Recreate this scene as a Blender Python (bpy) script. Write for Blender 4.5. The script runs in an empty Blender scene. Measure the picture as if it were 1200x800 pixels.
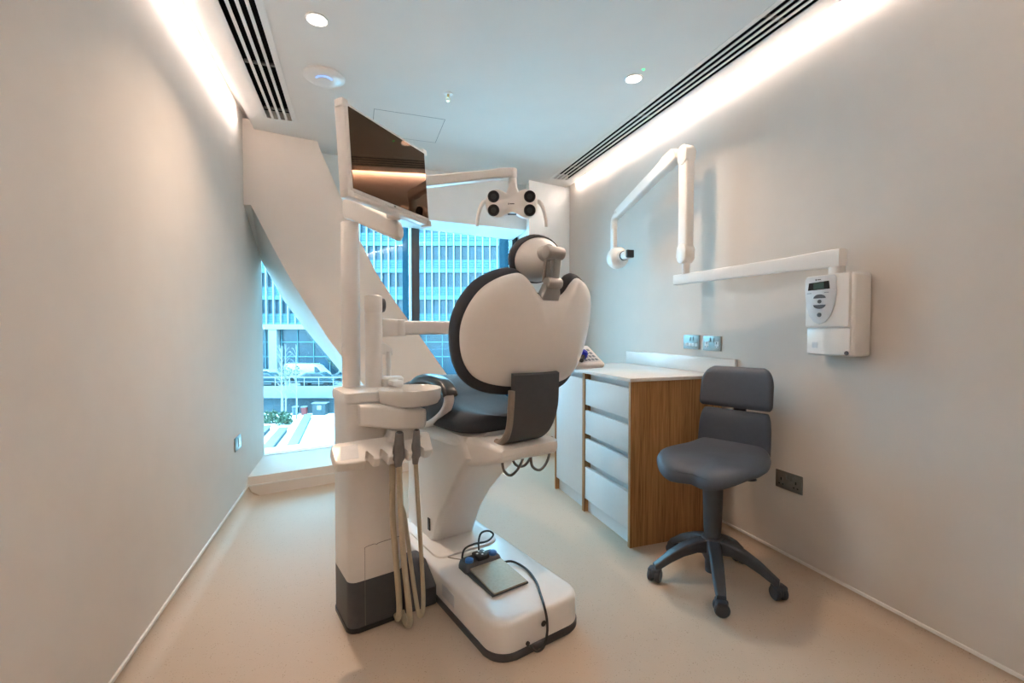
import bpy, bmesh, math, random
from mathutils import Vector, Matrix
random.seed(4)
PI = math.pi
SC = bpy.context.scene
COL = SC.collection

# ------------------------------------------------------------------ materials
def nodes(m):
    m.use_nodes = True
    return m.node_tree.nodes, m.node_tree.links, m.node_tree.nodes['Principled BSDF']

def mat(name, col, rough=0.5, metal=0.0, spec=0.5, coat=0.0, var=0.03, scale=40.0, bump=0.0):
    m = bpy.data.materials.new(name)
    ns, ln, b = nodes(m)
    b.inputs['Roughness'].default_value = rough
    b.inputs['Metallic'].default_value = metal
    b.inputs['Specular IOR Level'].default_value = spec
    b.inputs['Coat Weight'].default_value = coat
    b.inputs['Coat Roughness'].default_value = 0.12
    tc = ns.new('ShaderNodeTexCoord')
    nz = ns.new('ShaderNodeTexNoise'); nz.inputs['Scale'].default_value = scale; nz.inputs['Detail'].default_value = 3
    ln.new(tc.outputs['Object'], nz.inputs['Vector'])
    rp = ns.new('ShaderNodeValToRGB')
    c0 = [max(0, c * (1 - var)) for c in col[:3]]; c1 = [min(1, c * (1 + var)) for c in col[:3]]
    rp.color_ramp.elements[0].color = (*c0, 1); rp.color_ramp.elements[1].color = (*c1, 1)
    rp.color_ramp.elements[0].position = .3; rp.color_ramp.elements[1].position = .7
    ln.new(nz.outputs['Fac'], rp.inputs['Fac']); ln.new(rp.outputs['Color'], b.inputs['Base Color'])
    if bump:
        bp = ns.new('ShaderNodeBump'); bp.inputs['Strength'].default_value = bump; bp.inputs['Distance'].default_value = .002
        n2 = ns.new('ShaderNodeTexNoise'); n2.inputs['Scale'].default_value = scale * 8
        ln.new(tc.outputs['Object'], n2.inputs['Vector'])
        ln.new(n2.outputs['Fac'], bp.inputs['Height']); ln.new(bp.outputs['Normal'], b.inputs['Normal'])
    return m

def emit(name, col, s):
    m = bpy.data.materials.new(name); ns, ln, b = nodes(m)
    b.inputs['Base Color'].default_value = (*col, 1)
    b.inputs['Emission Color'].default_value = (*col, 1); b.inputs['Emission Strength'].default_value = s
    return m

def oak_mat():
    m = bpy.data.materials.new('oak_veneer'); ns, ln, b = nodes(m)
    tc = ns.new('ShaderNodeTexCoord'); mp = ns.new('ShaderNodeMapping'); mp.inputs['Scale'].default_value = (60, 60, 2.2)
    ln.new(tc.outputs['Object'], mp.inputs['Vector'])
    n1 = ns.new('ShaderNodeTexNoise'); n1.inputs['Scale'].default_value = 1.6; n1.inputs['Detail'].default_value = 6; n1.inputs['Distortion'].default_value = .6
    ln.new(mp.outputs['Vector'], n1.inputs['Vector'])
    mp2 = ns.new('ShaderNodeMapping'); mp2.inputs['Scale'].default_value = (9, 9, .8)
    ln.new(tc.outputs['Object'], mp2.inputs['Vector'])
    n2 = ns.new('ShaderNodeTexNoise'); n2.inputs['Scale'].default_value = 1.2; n2.inputs['Detail'].default_value = 2
    ln.new(mp2.outputs['Vector'], n2.inputs['Vector'])
    mx = ns.new('ShaderNodeMath'); mx.operation = 'ADD'
    ml = ns.new('ShaderNodeMath'); ml.operation = 'MULTIPLY'; ml.inputs[1].default_value = .45
    ln.new(n2.outputs['Fac'], ml.inputs[0]); ln.new(n1.outputs['Fac'], mx.inputs[0]); ln.new(ml.outputs[0], mx.inputs[1])
    rp = ns.new('ShaderNodeValToRGB'); e = rp.color_ramp.elements
    e[0].position = .50; e[0].color = (.20, .088, .026, 1)
    e[1].position = .92; e[1].color = (.50, .27, .105, 1)
    k = e.new(.70); k.color = (.37, .178, .060, 1)
    ln.new(mx.outputs[0], rp.inputs['Fac']); ln.new(rp.outputs['Color'], b.inputs['Base Color'])
    b.inputs['Roughness'].default_value = .45
    return m

def floor_mat():
    m = bpy.data.materials.new('speckled_vinyl'); ns, ln, b = nodes(m)
    tc = ns.new('ShaderNodeTexCoord')
    vo = ns.new('ShaderNodeTexVoronoi'); vo.inputs['Scale'].default_value = 110
    ln.new(tc.outputs['Object'], vo.inputs['Vector'])
    rp = ns.new('ShaderNodeValToRGB'); e = rp.color_ramp.elements
    e[0].position = .10; e[0].color = (.34, .255, .185, 1); e[1].position = .26; e[1].color = (.55, .44, .34, 1)
    ln.new(vo.outputs['Distance'], rp.inputs['Fac'])
    nz = ns.new('ShaderNodeTexNoise'); nz.inputs['Scale'].default_value = 26; nz.inputs['Detail'].default_value = 4
    ln.new(tc.outputs['Object'], nz.inputs['Vector'])
    r2 = ns.new('ShaderNodeValToRGB'); f = r2.color_ramp.elements
    f[0].position = .42; f[0].color = (0, 0, 0, 1); f[1].position = .62; f[1].color = (1, 1, 1, 1)
    ln.new(nz.outputs['Fac'], r2.inputs['Fac'])
    mx = ns.new('ShaderNodeMix'); mx.data_type = 'RGBA'
    ln.new(r2.outputs['Color'], mx.inputs['Factor'])
    mx.inputs['A'].default_value = (.55, .44, .34, 1)
    ln.new(rp.outputs['Color'], mx.inputs['B'])
    ln.new(mx.outputs['Result'], b.inputs['Base Color'])
    b.inputs['Roughness'].default_value = .55; b.inputs['Specular IOR Level'].default_value = .2
    return m

def glass_mat(name, tint, ior=1.45):
    m = bpy.data.materials.new(name); ns, ln, b = nodes(m); ns.remove(b)
    out = [n for n in ns if n.type == 'OUTPUT_MATERIAL'][0]
    tr = ns.new('ShaderNodeBsdfTransparent'); tr.inputs['Color'].default_value = (*tint, 1)
    gl = ns.new('ShaderNodeBsdfGlossy'); gl.inputs['Roughness'].default_value = .01
    fr = ns.new('ShaderNodeFresnel'); fr.inputs['IOR'].default_value = ior
    mx = ns.new('ShaderNodeMixShader')
    ln.new(fr.outputs[0], mx.inputs[0]); ln.new(tr.outputs[0], mx.inputs[1]); ln.new(gl.outputs[0], mx.inputs[2])
    ln.new(mx.outputs[0], out.inputs['Surface'])
    return m

def hx(r, g, b):
    f = lambda c: (c / 255 / 12.92) if c / 255 <= .04045 else ((c / 255 + .055) / 1.055) ** 2.4
    return (f(r), f(g), f(b))

M = {}
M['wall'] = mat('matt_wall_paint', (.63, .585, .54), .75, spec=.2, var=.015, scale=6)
M['wall_white'] = mat('white_paint_daylight_tint', (.82, .85, .855), .7, spec=.2, var=.015, scale=6)  # white paint with the cool tint of daylight bounce mixed in
M['ceiling'] = mat('ceiling_paint', (.80, .77, .74), .8, spec=.15, var=.01, scale=5)
M['brace'] = mat('brace_paint', (.74, .67, .61), .7, spec=.2, var=.012, scale=5)
M['floor'] = floor_mat()
M['cap'] = mat('cap_strip_plastic', (.78, .76, .73), .4)
M['plastic'] = mat('white_gloss_plastic', (.80, .775, .75), .28, coat=.25, var=.008)
M['plastic_matt'] = mat('white_satin_plastic', (.78, .76, .735), .45, var=.01)
M['charcoal'] = mat('charcoal_plastic', hx(74, 75, 80), .5, var=.05)
M['leather'] = mat('charcoal_upholstery', hx(62, 65, 71), .6, spec=.18, var=.05, scale=60, bump=.15)
M['leather_edge'] = mat('upholstery_piping', hx(152, 140, 130), .5, var=.05)
M['armrest'] = mat('armrest_vinyl', (.022, .026, .03), .28, coat=.2)
M['black'] = mat('black_plastic', (.018, .018, .02), .4)
M['black_gloss'] = mat('black_gloss', (.012, .012, .014), .12, coat=.4)
M['void'] = mat('dark_void', (.008, .008, .009), .9, spec=.05)
M['steel'] = mat('brushed_steel', (.40, .33, .25), .5, metal=.7, var=.06, scale=90)
M['plate_steel'] = mat('socket_plate_steel', (.27, .265, .25), .4, metal=1, var=.04, scale=90)
M['bracket'] = mat('bracket_silver', (.42, .40, .38), .35, metal=.6, var=.03)
M['oak'] = oak_mat()
M['laminate'] = mat('pale_laminate', (.66, .70, .72), .42, var=.01)
M['worktop'] = mat('solid_surface_worktop', (.66, .65, .63), .25, var=.03, scale=140, coat=.1)
M['stool'] = mat('stool_pu_foam', hx(68, 75, 88), .5, var=.05, scale=50, bump=.12)
M['stool_base'] = mat('stool_base_nylon', hx(62, 67, 76), .45, var=.05)
M['hose'] = mat('beige_hose', hx(192, 180, 156), .5, var=.05)
M['grip'] = mat('grey_grip', hx(128, 125, 126), .5, var=.06)
M['cable'] = mat('grey_cable', hx(120, 114, 108), .5)
M['cable_black'] = mat('black_cable', hx(42, 40, 40), .45)
M['blue'] = mat('blue_button', hx(60, 125, 205), .4)
M['blue_deep'] = mat('deep_blue_rubber', hx(20, 45, 190), .4)
M['lens'] = mat('dark_lens', (.012, .012, .014), .35, spec=.25)
M['lens_ring'] = mat('lens_ring', (.035, .04, .042), .45, spec=.2)
M['screen'] = mat('monitor_glass', (.105, .053, .029), .035, metal=1, var=0)
M['lcd'] = mat('lcd_panel', hx(62, 78, 68), .25)
M['panel_grey'] = mat('light_grey_panel', (.64, .655, .68), .4)
M['key'] = mat('grey_key', hx(130, 140, 150), .5)
M['mark'] = mat('printed_mark', hx(70, 70, 76), .5)
M['alu'] = mat('powder_coated_frame', (.045, .045, .048), .3, spec=.6)
M['alu_side'] = mat('mullion_side_sky_sheen', (0.008, 0.032, 0.048), .9, spec=0)  # blue of the window light reflected on this side, put into its colour
M['glass'] = glass_mat('window_glass', (.80, .93, .97))
M['lamp_on'] = emit('downlight_lens', (1, .95, .88), 16)
M['led'] = emit('cove_led', (1, .93, .90), 14)
M['green_led'] = emit('green_led', (.05, 1, .15), 8)
M['blue_led'] = emit('blue_ring', (.10, .28, 1), 7)
M['brass'] = mat('brass', (.62, .45, .22), .35, metal=1)
# outside
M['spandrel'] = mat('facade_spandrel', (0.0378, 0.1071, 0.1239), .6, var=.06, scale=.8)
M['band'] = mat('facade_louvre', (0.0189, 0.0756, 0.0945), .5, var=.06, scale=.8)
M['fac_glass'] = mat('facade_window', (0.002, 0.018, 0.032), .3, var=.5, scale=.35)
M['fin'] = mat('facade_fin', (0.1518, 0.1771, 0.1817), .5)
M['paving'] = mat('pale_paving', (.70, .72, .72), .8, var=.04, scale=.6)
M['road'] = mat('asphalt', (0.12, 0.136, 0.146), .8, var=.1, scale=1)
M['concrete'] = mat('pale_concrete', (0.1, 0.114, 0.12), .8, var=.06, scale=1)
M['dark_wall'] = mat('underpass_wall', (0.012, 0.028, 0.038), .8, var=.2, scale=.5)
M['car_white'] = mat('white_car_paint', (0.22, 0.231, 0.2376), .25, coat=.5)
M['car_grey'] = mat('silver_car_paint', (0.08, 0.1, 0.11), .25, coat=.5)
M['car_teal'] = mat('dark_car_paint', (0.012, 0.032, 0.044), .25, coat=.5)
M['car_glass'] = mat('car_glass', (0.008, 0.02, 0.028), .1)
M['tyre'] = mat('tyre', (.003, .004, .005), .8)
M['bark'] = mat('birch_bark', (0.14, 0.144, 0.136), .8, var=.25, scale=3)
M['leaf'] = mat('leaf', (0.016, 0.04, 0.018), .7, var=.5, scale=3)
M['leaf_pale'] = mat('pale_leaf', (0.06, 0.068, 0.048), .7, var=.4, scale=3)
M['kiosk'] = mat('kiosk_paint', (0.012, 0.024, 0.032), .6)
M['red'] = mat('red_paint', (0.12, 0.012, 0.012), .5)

# ------------------------------------------------------------------ mesh builder
class MB:
    def __init__(s, off=(0, 0, 0)):
        s.bm = bmesh.new(); s.off = Vector(off)
    def _new(s, before):
        return [v for v in s.bm.verts if v not in before]
    def mesh(s, vs, fs, Mx=None):
        bv = [s.bm.verts.new((Mx @ Vector(v)) if Mx else Vector(v)) for v in vs]
        for f in fs:
            try: s.bm.faces.new([bv[i] for i in f])
            except ValueError: pass
        return s
    def box(s, lo, hi, r=0.0, seg=2, Mx=None):
        lo, hi = Vector(lo), Vector(hi)
        t = bmesh.new()
        bmesh.ops.create_cube(t, size=1)
        d = hi - lo; c = (hi + lo) / 2
        for v in t.verts: v.co = Vector((v.co.x * d.x, v.co.y * d.y, v.co.z * d.z)) + c
        if r > 0: bmesh.ops.bevel(t, geom=t.edges[:], offset=min(r, min(d) * .49), segments=seg, affect='EDGES', profile=.5)
        return s._merge(t, Mx)
    def _merge(s, t, Mx=None):
        bmesh.ops.recalc_face_normals(t, faces=t.faces[:])
        t.verts.index_update()
        s.mesh([v.co.copy() for v in t.verts], [[v.index for v in f.verts] for f in t.faces], Mx)
        t.free(); return s
    def cyl(s, p0, p1, r0, r1=None, n=24, bev=0.0):
        r1 = r0 if r1 is None else r1
        p0, p1 = Vector(p0), Vector(p1); ax = (p1 - p0); L = ax.length
        q = Vector((0, 0, 1)).rotation_difference(ax.normalized()).to_matrix().to_4x4()
        prof = [(0, 0), (r0, 0), (r1, L), (0, L)]
        if bev: prof = [(0, 0), (r0 - bev, 0), (r0 - bev * .3, bev * .3), (r0, bev), (r1, L - bev), (r1 - bev * .3, L - bev * .3), (r1 - bev, L), (0, L)]
        return s.lathe(prof, Matrix.Translation(p0) @ q, n)
    def lathe(s, prof, Mx=None, n=32, sx=1, sy=1):
        t = bmesh.new(); rings = []
        for r, z in prof:
            if r < 1e-6: rings.append([t.verts.new((0, 0, z))])
            else: rings.append([t.verts.new((r * sx * math.cos(2 * PI * k / n), r * sy * math.sin(2 * PI * k / n), z)) for k in range(n)])
        for a, b in zip(rings, rings[1:]):
            if len(a) == 1 and len(b) == 1: continue
            for k in range(n):
                k2 = (k + 1) % n
                if len(a) == 1: t.faces.new([a[0], b[k], b[k2]])
                elif len(b) == 1: t.faces.new([a[k], a[k2], b[0]])
                else: t.faces.new([a[k], a[k2], b[k2], b[k]])
        return s._merge(t, Mx)
    def loft(s, secs, caps=True, closed=True, Mx=None, loop=False):
        t = bmesh.new(); R = [[t.verts.new(Vector(p)) for p in sec] for sec in secs]
        n = len(secs[0]); pr = list(zip(R, R[1:])) + ([(R[-1], R[0])] if loop else [])
        for a, b in pr:
            for k in range(n if closed else n - 1):
                k2 = (k + 1) % n
                try: t.faces.new([a[k], a[k2], b[k2], b[k]])
                except ValueError: pass
        if caps and closed and not loop:
            for r in (R[0], R[-1]):
                c = t.verts.new(sum((v.co for v in r), Vector()) / n)
                for k in range(n): t.faces.new([r[k], r[(k + 1) % n], c])
        return s._merge(t, Mx)
    def tube(s, pts, r, n=10, sm=6, flat=None):
        P = smooth_path(pts, sm) if sm else [Vector(p) for p in pts]
        secs = []; up = None
        for i, p in enumerate(P):
            d = (P[min(i + 1, len(P) - 1)] - P[max(i - 1, 0)]).normalized()
            if up is None:
                up = Vector((0, 0, 1)) if abs(d.z) < .9 else Vector((1, 0, 0))
            x = d.cross(up).normalized(); y = x.cross(d).normalized(); up = y
            rr = r if not callable(r) else r(i / (len(P) - 1))
            fx = flat or 1
            secs.append([p + x * (rr * fx * math.cos(2 * PI * k / n)) + y * (rr * math.sin(2 * PI * k / n)) for k in range(n)])
        return s.loft(secs)
    def prism(s, outline, h0, h1, Mx=None, bev=0.0, seg=2):
        t = bmesh.new()
        a = [t.verts.new((x, y, h0)) for x, y in outline]
        b = [t.verts.new((x, y, h1)) for x, y in outline]
        n = len(a)
        t.faces.new(a[::-1]); t.faces.new(b)
        for k in range(n): t.faces.new([a[k], a[(k + 1) % n], b[(k + 1) % n], b[k]])
        if bev:
            es = [e for e in t.edges if abs(e.verts[0].co.z - e.verts[1].co.z) < 1e-7]
            bmesh.ops.bevel(t, geom=es, offset=bev, segments=seg, affect='EDGES', profile=.5)
        return s._merge(t, Mx)
    def build(s, name, m, parent=None, angle=38, sub=0, kind=None):
        bmesh.ops.remove_doubles(s.bm, verts=s.bm.verts[:], dist=1e-6)
        bmesh.ops.recalc_face_normals(s.bm, faces=s.bm.faces[:])
        for v in s.bm.verts: v.co -= s.off
        me = bpy.data.meshes.new(name); s.bm.to_mesh(me); s.bm.free()
        me.materials.append(M[m] if isinstance(m, str) else m)
        me.shade_smooth(); me.set_sharp_from_angle(angle=math.radians(angle))
        o = bpy.data.objects.new(name, me); COL.objects.link(o)
        if parent: o.parent = parent
        if sub:
            md = o.modifiers.new('Subdivision', 'SUBSURF'); md.levels = sub; md.render_levels = sub
        if kind: o['kind'] = kind
        return o

def smooth_path(pts, m):
    P = [Vector(p) for p in pts]; out = []
    if len(P) < 3:
        return P
    for i in range(len(P) - 1):
        p0 = P[i - 1] if i else P[0] * 2 - P[1]; p1, p2 = P[i], P[i + 1]
        p3 = P[i + 2] if i + 2 < len(P) else P[-1] * 2 - P[-2]
        for k in range(m):
            t = k / m
            out.append(.5 * ((2 * p1) + (p2 - p0) * t + (2 * p0 - 5 * p1 + 4 * p2 - p3) * t * t + (3 * p1 - p0 - 3 * p2 + p3) * t ** 3))
    out.append(P[-1]); return out

def rrect(cx, cy, hw, hh, r, n=6):
    pts = []
    for qx, qy, a0 in ((1, 1, 0), (-1, 1, 90), (-1, -1, 180), (1, -1, 270)):
        for k in range(n + 1):
            a = math.radians(a0 + 90 * k / n)
            pts.append((cx + qx * (hw - r) + r * math.cos(a), cy + qy * (hh - r) + r * math.sin(a)))
    return pts

def thing(name, label, cat, loc=(0, 0, 0), rz=0, group=None):
    o = bpy.data.objects.new(name, None); COL.objects.link(o); o.empty_display_size = .1
    o.location = loc; o.rotation_euler = (0, 0, rz); o['label'] = label; o['category'] = cat
    if group: o['group'] = group
    return o
def tag(o, label, cat, group=None, kind=None):
    o['label'] = label; o['category'] = cat
    if group: o['group'] = group
    if kind: o['kind'] = kind
    return o
def struct(name, mb, m, parent=None):
    return mb.build(name, m, parent, kind='structure')
def dup(root, loc, rz, label=None, group=None):
    r = root.copy(); COL.objects.link(r); r.location = loc; r.rotation_euler = (0, 0, rz)
    if label: r['label'] = label
    if group: r['group'] = group
    for ch in list(root.children):
        c = ch.copy(); COL.objects.link(c); c.parent = r
        for g in list(ch.children):
            d = g.copy(); COL.objects.link(d); d.parent = c
    return r
def basis(o, x, y, z):
    x, y, z, o = map(Vector, (x, y, z, o))
    return Matrix(((x.x, y.x, z.x, o.x), (x.y, y.y, z.y, o.y), (x.z, y.z, z.z, o.z), (0, 0, 0, 1)))

# ------------------------------------------------------------------ room
XL, XR, ZC, ZT, YN = -.735, 2.01, 2.58, 2.68, -1.3
CE0, CE1 = -.667, 1.972                       # ceiling edges beside the light coves
T2 = Vector((.979, .204)).normalized(); N2 = Vector((-T2.y, T2.x))
def bp(s, d, z=None):                         # a point on the facade line: s along it, d behind the front of the brace
    p = Vector((XL, 3.61)) + T2 * s + N2 * d
    return (p.x, p.y) if z is None else (p.x, p.y, z)
GD = .578                                     # glass plane behind the brace front

struct('floor', MB().mesh([(XL - .1, YN, 0), (XR + .1, YN, 0), (XR + .1, 4.9, 0), (XL - .1, 4.9, 0), (XL - .1, YN, -.15), (XR + .1, YN, -.15), (XR + .1, 4.9, -.15), (XL - .1, 4.9, -.15)],
       [(0, 1, 2, 3), (7, 6, 5, 4), (0, 4, 5, 1), (1, 5, 6, 2), (2, 6, 7, 3), (3, 7, 4, 0)]), 'floor')
struct('wall_left', MB().box((XL - .12, YN, 0), (XL, 4.22, ZT)), 'wall')
struct('wall_right', MB().box((XR, YN, 0), (XR + .12, 4.8, ZT)), 'wall')
struct('wall_behind', MB().box((XL - .12, YN - .12, 0), (XR + .12, YN, ZT)), 'wall')
struct('ceiling_upper', MB().box((XL - .12, YN, ZT), (XR + .12, 4.85, ZT + .02)), 'ceiling')

# suspended ceiling with holes for the two slot diffusers
VL = (-.562, -.384, .4, 3.40); VR = (1.722, 1.886, .4, 3.895)
def holed(mb, x0, x1, y0, y1, z0, z1, holes):
    xs = sorted({x0, x1, *[h[0] for h in holes], *[h[1] for h in holes]})
    ys = sorted({y0, y1, *[h[2] for h in holes], *[h[3] for h in holes]})
    for i in range(len(xs) - 1):
        for j in range(len(ys) - 1):
            cx, cy = (xs[i] + xs[i + 1]) / 2, (ys[j] + ys[j + 1]) / 2
            if any(h[0] < cx < h[1] and h[2] < cy < h[3] for h in holes): continue
            mb.box((xs[i], ys[j], z0), (xs[i + 1], ys[j + 1], z1))
    return mb
struct('ceiling', holed(MB(), CE0, CE1, YN, 4.75, ZC, ZC + .05, [VL, VR]), 'ceiling')

def diffuser(name, V, label, xs):
    x0, x1, y0, y1 = V
    t = thing(name, label, 'air vent', ((x0 + x1) / 2, (y0 + y1) / 2, ZC))
    off = ((x0 + x1) / 2, (y0 + y1) / 2, ZC)
    f = MB(off); e = .016
    f.box((x0 - e, y0 - e, ZC - .004), (x0, y1 + e, ZC)); f.box((x1, y0 - e, ZC - .004), (x1 + e, y1 + e, ZC))
    f.box((x0, y1, ZC - .004), (x1, y1 + e, ZC)); f.box((x0, y0 - e, ZC - .004), (x1, y0, ZC))
    f.build('frame', 'plastic_matt', t)
    MB(off).box((x0 + .0005, y0, ZC + .046), (x1 - .0005, y1, ZC + .05)).box((x0 + .0005, y0, ZC + .004), (x0 + .002, y1, ZC + .046)).box((x1 - .002, y0, ZC + .004), (x1 - .0005, y1, ZC + .046)).build('plenum', 'void', t)
    for k in range(5):
        w = (x1 - x0); slot = .026; bar = (w - 4 * slot) / 5 if k not in (0, 4) else (w - 4 * slot) / 5
        a = x0 + k * (bar + slot)
        MB(off).box((a, y0, ZC - .003), (a + bar, y1, ZC + .002)).build('slat', 'plastic_matt', t)
    for k in range(4):
        a = x0 + bar + k * (bar + slot)
        for q, yy in enumerate(xs):
            MB(off).box((a, yy, ZC + .012), (a + slot, yy + .02, ZC + .022)).build('damper_clip', 'cable', t)
    return t
diffuser('slot_diffuser', VL, 'four-slot linear air diffuser in the ceiling along the left wall', (1.9, 2.75, 3.28))
diffuser('slot_diffuser', VR, 'long four-slot linear air diffuser in the ceiling along the right wall', (1.6, 2.6, 3.6))

# brace: boxed diagonal column in front of the glazing
fr_lo = [(0, 2.045), (.044, 2.05), (.178, 1.766), (.313, 1.498), (.543, 1.109), (.654, .95), (.82, .715), (1.02, .44), (1.23, .142)]
bk_lo = [(.117, 1.760), (.124, 1.737), (.20, 1.585), (.272, 1.437), (.44, 1.187), (.756, .768), (.87, .61), (1.04, .38), (1.22, .142)]
fr_hi = [(.46, 2.64), (.50, 2.52), (.60, 2.29), (.676, 2.112), (.776, 1.887), (.905, 1.632), (1.06, 1.40), (1.249, 1.145), (1.97, .142)]
bk_hi = [(s - .10, z) for s, z in fr_hi]
bk = MB()
F = [bp(s, 0, z) for s, z in fr_lo]; FH = [bp(s, 0, z) for s, z in fr_hi]
B = [bp(s, GD - .01, z) for s, z in bk_lo]; BH = [bp(s, GD - .01, z) for s, z in bk_hi]
n = len(F)
tl = [bp(0, 0, 2.64), bp(0, GD - .01, 2.64)]
vs = F + FH + B + BH + tl
fs = []
for k in range(n - 1):
    fs += [(k, k + 1, n + k + 1, n + k), (2 * n + k, 3 * n + k, 3 * n + k + 1, 2 * n + k + 1), (k, 2 * n + k, 2 * n + k + 1, k + 1), (n + k, n + k + 1, 3 * n + k + 1, 3 * n + k)]
fs += [(0, n, 4 * n), (2 * n, 4 * n + 1, 3 * n), (4 * n, n, 3 * n, 4 * n + 1), (n - 1, 2 * n - 1, 4 * n - 1, 3 * n - 1)]
bk.mesh(vs, fs)
struct('wall_brace', bk, 'brace')
# low sill box with coved vinyl skirting
s_ = MB(); o_ = [bp(-.02, 0), bp(2.9, 0), bp(2.9, GD + .25), bp(-.02, GD + .25)]
s_.prism(o_, 0, .14)
struct('sill', s_, 'brace')
# bulkhead and pier
b0 = Vector((-.263, 3.94)); bd = Vector((1.743, .216)).normalized()
pA = b0 - bd * .5; pB = b0 + bd * 1.85
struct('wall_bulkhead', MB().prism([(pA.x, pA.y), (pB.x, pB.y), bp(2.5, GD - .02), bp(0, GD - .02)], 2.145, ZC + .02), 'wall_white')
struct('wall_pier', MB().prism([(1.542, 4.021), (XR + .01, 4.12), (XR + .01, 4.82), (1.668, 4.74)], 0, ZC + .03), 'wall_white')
# window: black mullions, glass
w1 = thing('window_1', 'floor to ceiling window behind the white diagonal brace', 'window'); w1['kind'] = 'structure'
del w1['category'], w1['label']
def along(s0, s1, d0, d1, z0, z1): return MB().prism([bp(s0, d0), bp(s1, d0), bp(s1, d1), bp(s0, d1)], z0, z1)
for s0 in (1.378, 2.495):
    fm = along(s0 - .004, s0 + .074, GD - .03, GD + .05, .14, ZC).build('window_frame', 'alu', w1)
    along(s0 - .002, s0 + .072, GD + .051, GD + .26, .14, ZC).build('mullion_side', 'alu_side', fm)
along(.0, 2.6, GD - .02, GD + .05, .14, .146).build('window_frame', 'cap', w1)
along(0, 1.374, GD + .03, GD + .05, .146, ZC).build('pane', 'glass', w1)
along(1.452, 2.491, GD + .03, GD + .05, .146, ZC).build('pane', 'glass', w1)

# coved skirting with cap strips
def skirting(name, x, d, y0, y1, zc):
    b = MB(); R = zc - .012
    pr = [(0, 0)] + [(d * (R - R * math.sin(a)) + d * .002, R - R * math.cos(a)) for a in [PI / 2 * k / 8 for k in range(9)]] 
    pr = [(x + px, pz) for px, pz in pr] + [(x + d * .002, zc - .012), (x, zc - .012)]
    b.loft([[(p[0], y, p[1] + .0005) for p in pr] for y in (y0, y1)])
    struct(name, b, 'floor')
skirting('baseboard_left', XL, 1, YN, 3.61, .088)
skirting('baseboard_right', XR, -1, YN, 2.085, .070)
struct('trim_1', MB().box((XL, YN, .078), (XL + .008, 3.612, .092), .002), 'cap')
struct('trim_2', MB().box((XR - .008, YN, .060), (XR, 2.09, .074), .002), 'cap')
struct('trim_3', MB().prism([bp(0, -.006), bp(2.3, -.006), bp(2.3, 0), bp(0, 0)], .072, .082), 'cap')

# LED cove strips (thin profile on the back of the ceiling edge)
def cove(label, x0, x1, xl):
    t = thing('cove_light_strip', label, 'light', ((x0 + x1) / 2, 1.4, ZC + .055))
    off = ((x0 + x1) / 2, 1.4, ZC + .055)
    MB(off).box((x0, -1.1, ZC + .05), (x1, 3.42 if x0 < 0 else 4.02, ZC + .058)).build('profile', 'plastic_matt', t)
    MB(off).box((xl - .006, -1.1, ZC + .058), (xl + .006, 3.4 if x0 < 0 else 4.0, ZC + .064)).build('diffuser', 'led', t)
cove('LED strip hidden in the ceiling cove, washing the left wall', CE0 + .002, CE0 + .03, CE0 + .016)
cove('LED strip hidden in the ceiling cove, washing the right wall', CE1 - .03, CE1 - .002, CE1 - .016)

# ------------------------------------------------------------------ ceiling fittings
def downlight(loc, label):
    t = thing('downlight', label, 'ceiling light', loc, 0, 'recessed downlights')
    MB().lathe([(.050, 0), (.050, -.004), (.046, -.006), (.042, -.004), (.042, 0)], n=36).build('trim_ring', 'plastic_matt', t)
    MB().lathe([(0, -.003), (.042, -.003), (.042, -.001), (0, -.001)], n=36).build('lens', 'lamp_on', t)
    return t
d1 = downlight((-.158, 2.265, ZC), 'round recessed ceiling downlight near the left slot diffuser')
d2 = dup(d1, (1.475, 2.22, ZC), 0, 'round recessed ceiling downlight near the right slot diffuser and green light')
tag(MB().lathe([(0, -.004), (.006, -.003), (.008, 0), (0, 0)], n=16).build('indicator_light', 'green_led'), 'tiny green indicator light beside the right downlight', 'indicator')
bpy.data.objects['indicator_light'].location = (1.473, 2.125, ZC)
t = thing('wireless_access_point', 'white disc-shaped wireless access point with a blue ring on the ceiling', 'access point', (-.158, 2.755, ZC))
MB().lathe([(0, -.020), (.04, -.020), (.075, -.018), (.098, -.013), (.108, -.006), (.108, 0), (0, 0)], n=48).build('housing', 'plastic', t)
rg = MB(); secs = []
for k in range(25):
    a = math.radians(200 + 140 * k / 24)
    secs.append([((r) * math.cos(a), (r) * math.sin(a), z) for r, z in ((.038, -.0195), (.046, -.0195), (.046, -.0212), (.038, -.0212))])
rg.loft(secs).build('status_ring', 'blue_led', t)
t = thing('sprinkler_head', 'small brass sprinkler head with white ceiling rose', 'sprinkler', (.526, 2.715, ZC))
MB().lathe([(0, -.005), (.018, -.005), (.027, -.003), (.029, 0), (0, 0)], n=28).build('rose', 'plastic', t)
sp = MB(); sp.cyl((0, 0, -.006), (0, 0, -.022), .008, .006, 12)
for a in (0, PI): sp.tube([(.006 * math.cos(a), .006 * math.sin(a), -.02), (.012 * math.cos(a), .012 * math.sin(a), -.03), (.003 * math.cos(a), .003 * math.sin(a), -.042)], .0018, 6, 4)
sp.lathe([(0, -.044), (.012, -.044), (.012, -.042), (0, -.042)], n=14); sp.build('nozzle', 'brass', t)
t = thing('access_panel', 'flush square access panel in the white ceiling above the chair', 'hatch', (.343, 3.25, ZC))
a, b_ = .228, .20
p_ = MB()
for lo, hi in (((-a, -b_), (-a + .003, b_)), ((a - .003, -b_), (a, b_)), ((-a, -b_), (a, -b_ + .003)), ((-a, b_ - .003), (a, b_))):
    p_.box((lo[0], lo[1], -.0012), (hi[0], hi[1], .0))
p_.build('seam', 'grip', t)
MB().box((-a + .003, -b_ + .003, -.0009), (a - .003, b_ - .003, 0)).build('hatch', 'ceiling', t)

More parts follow.
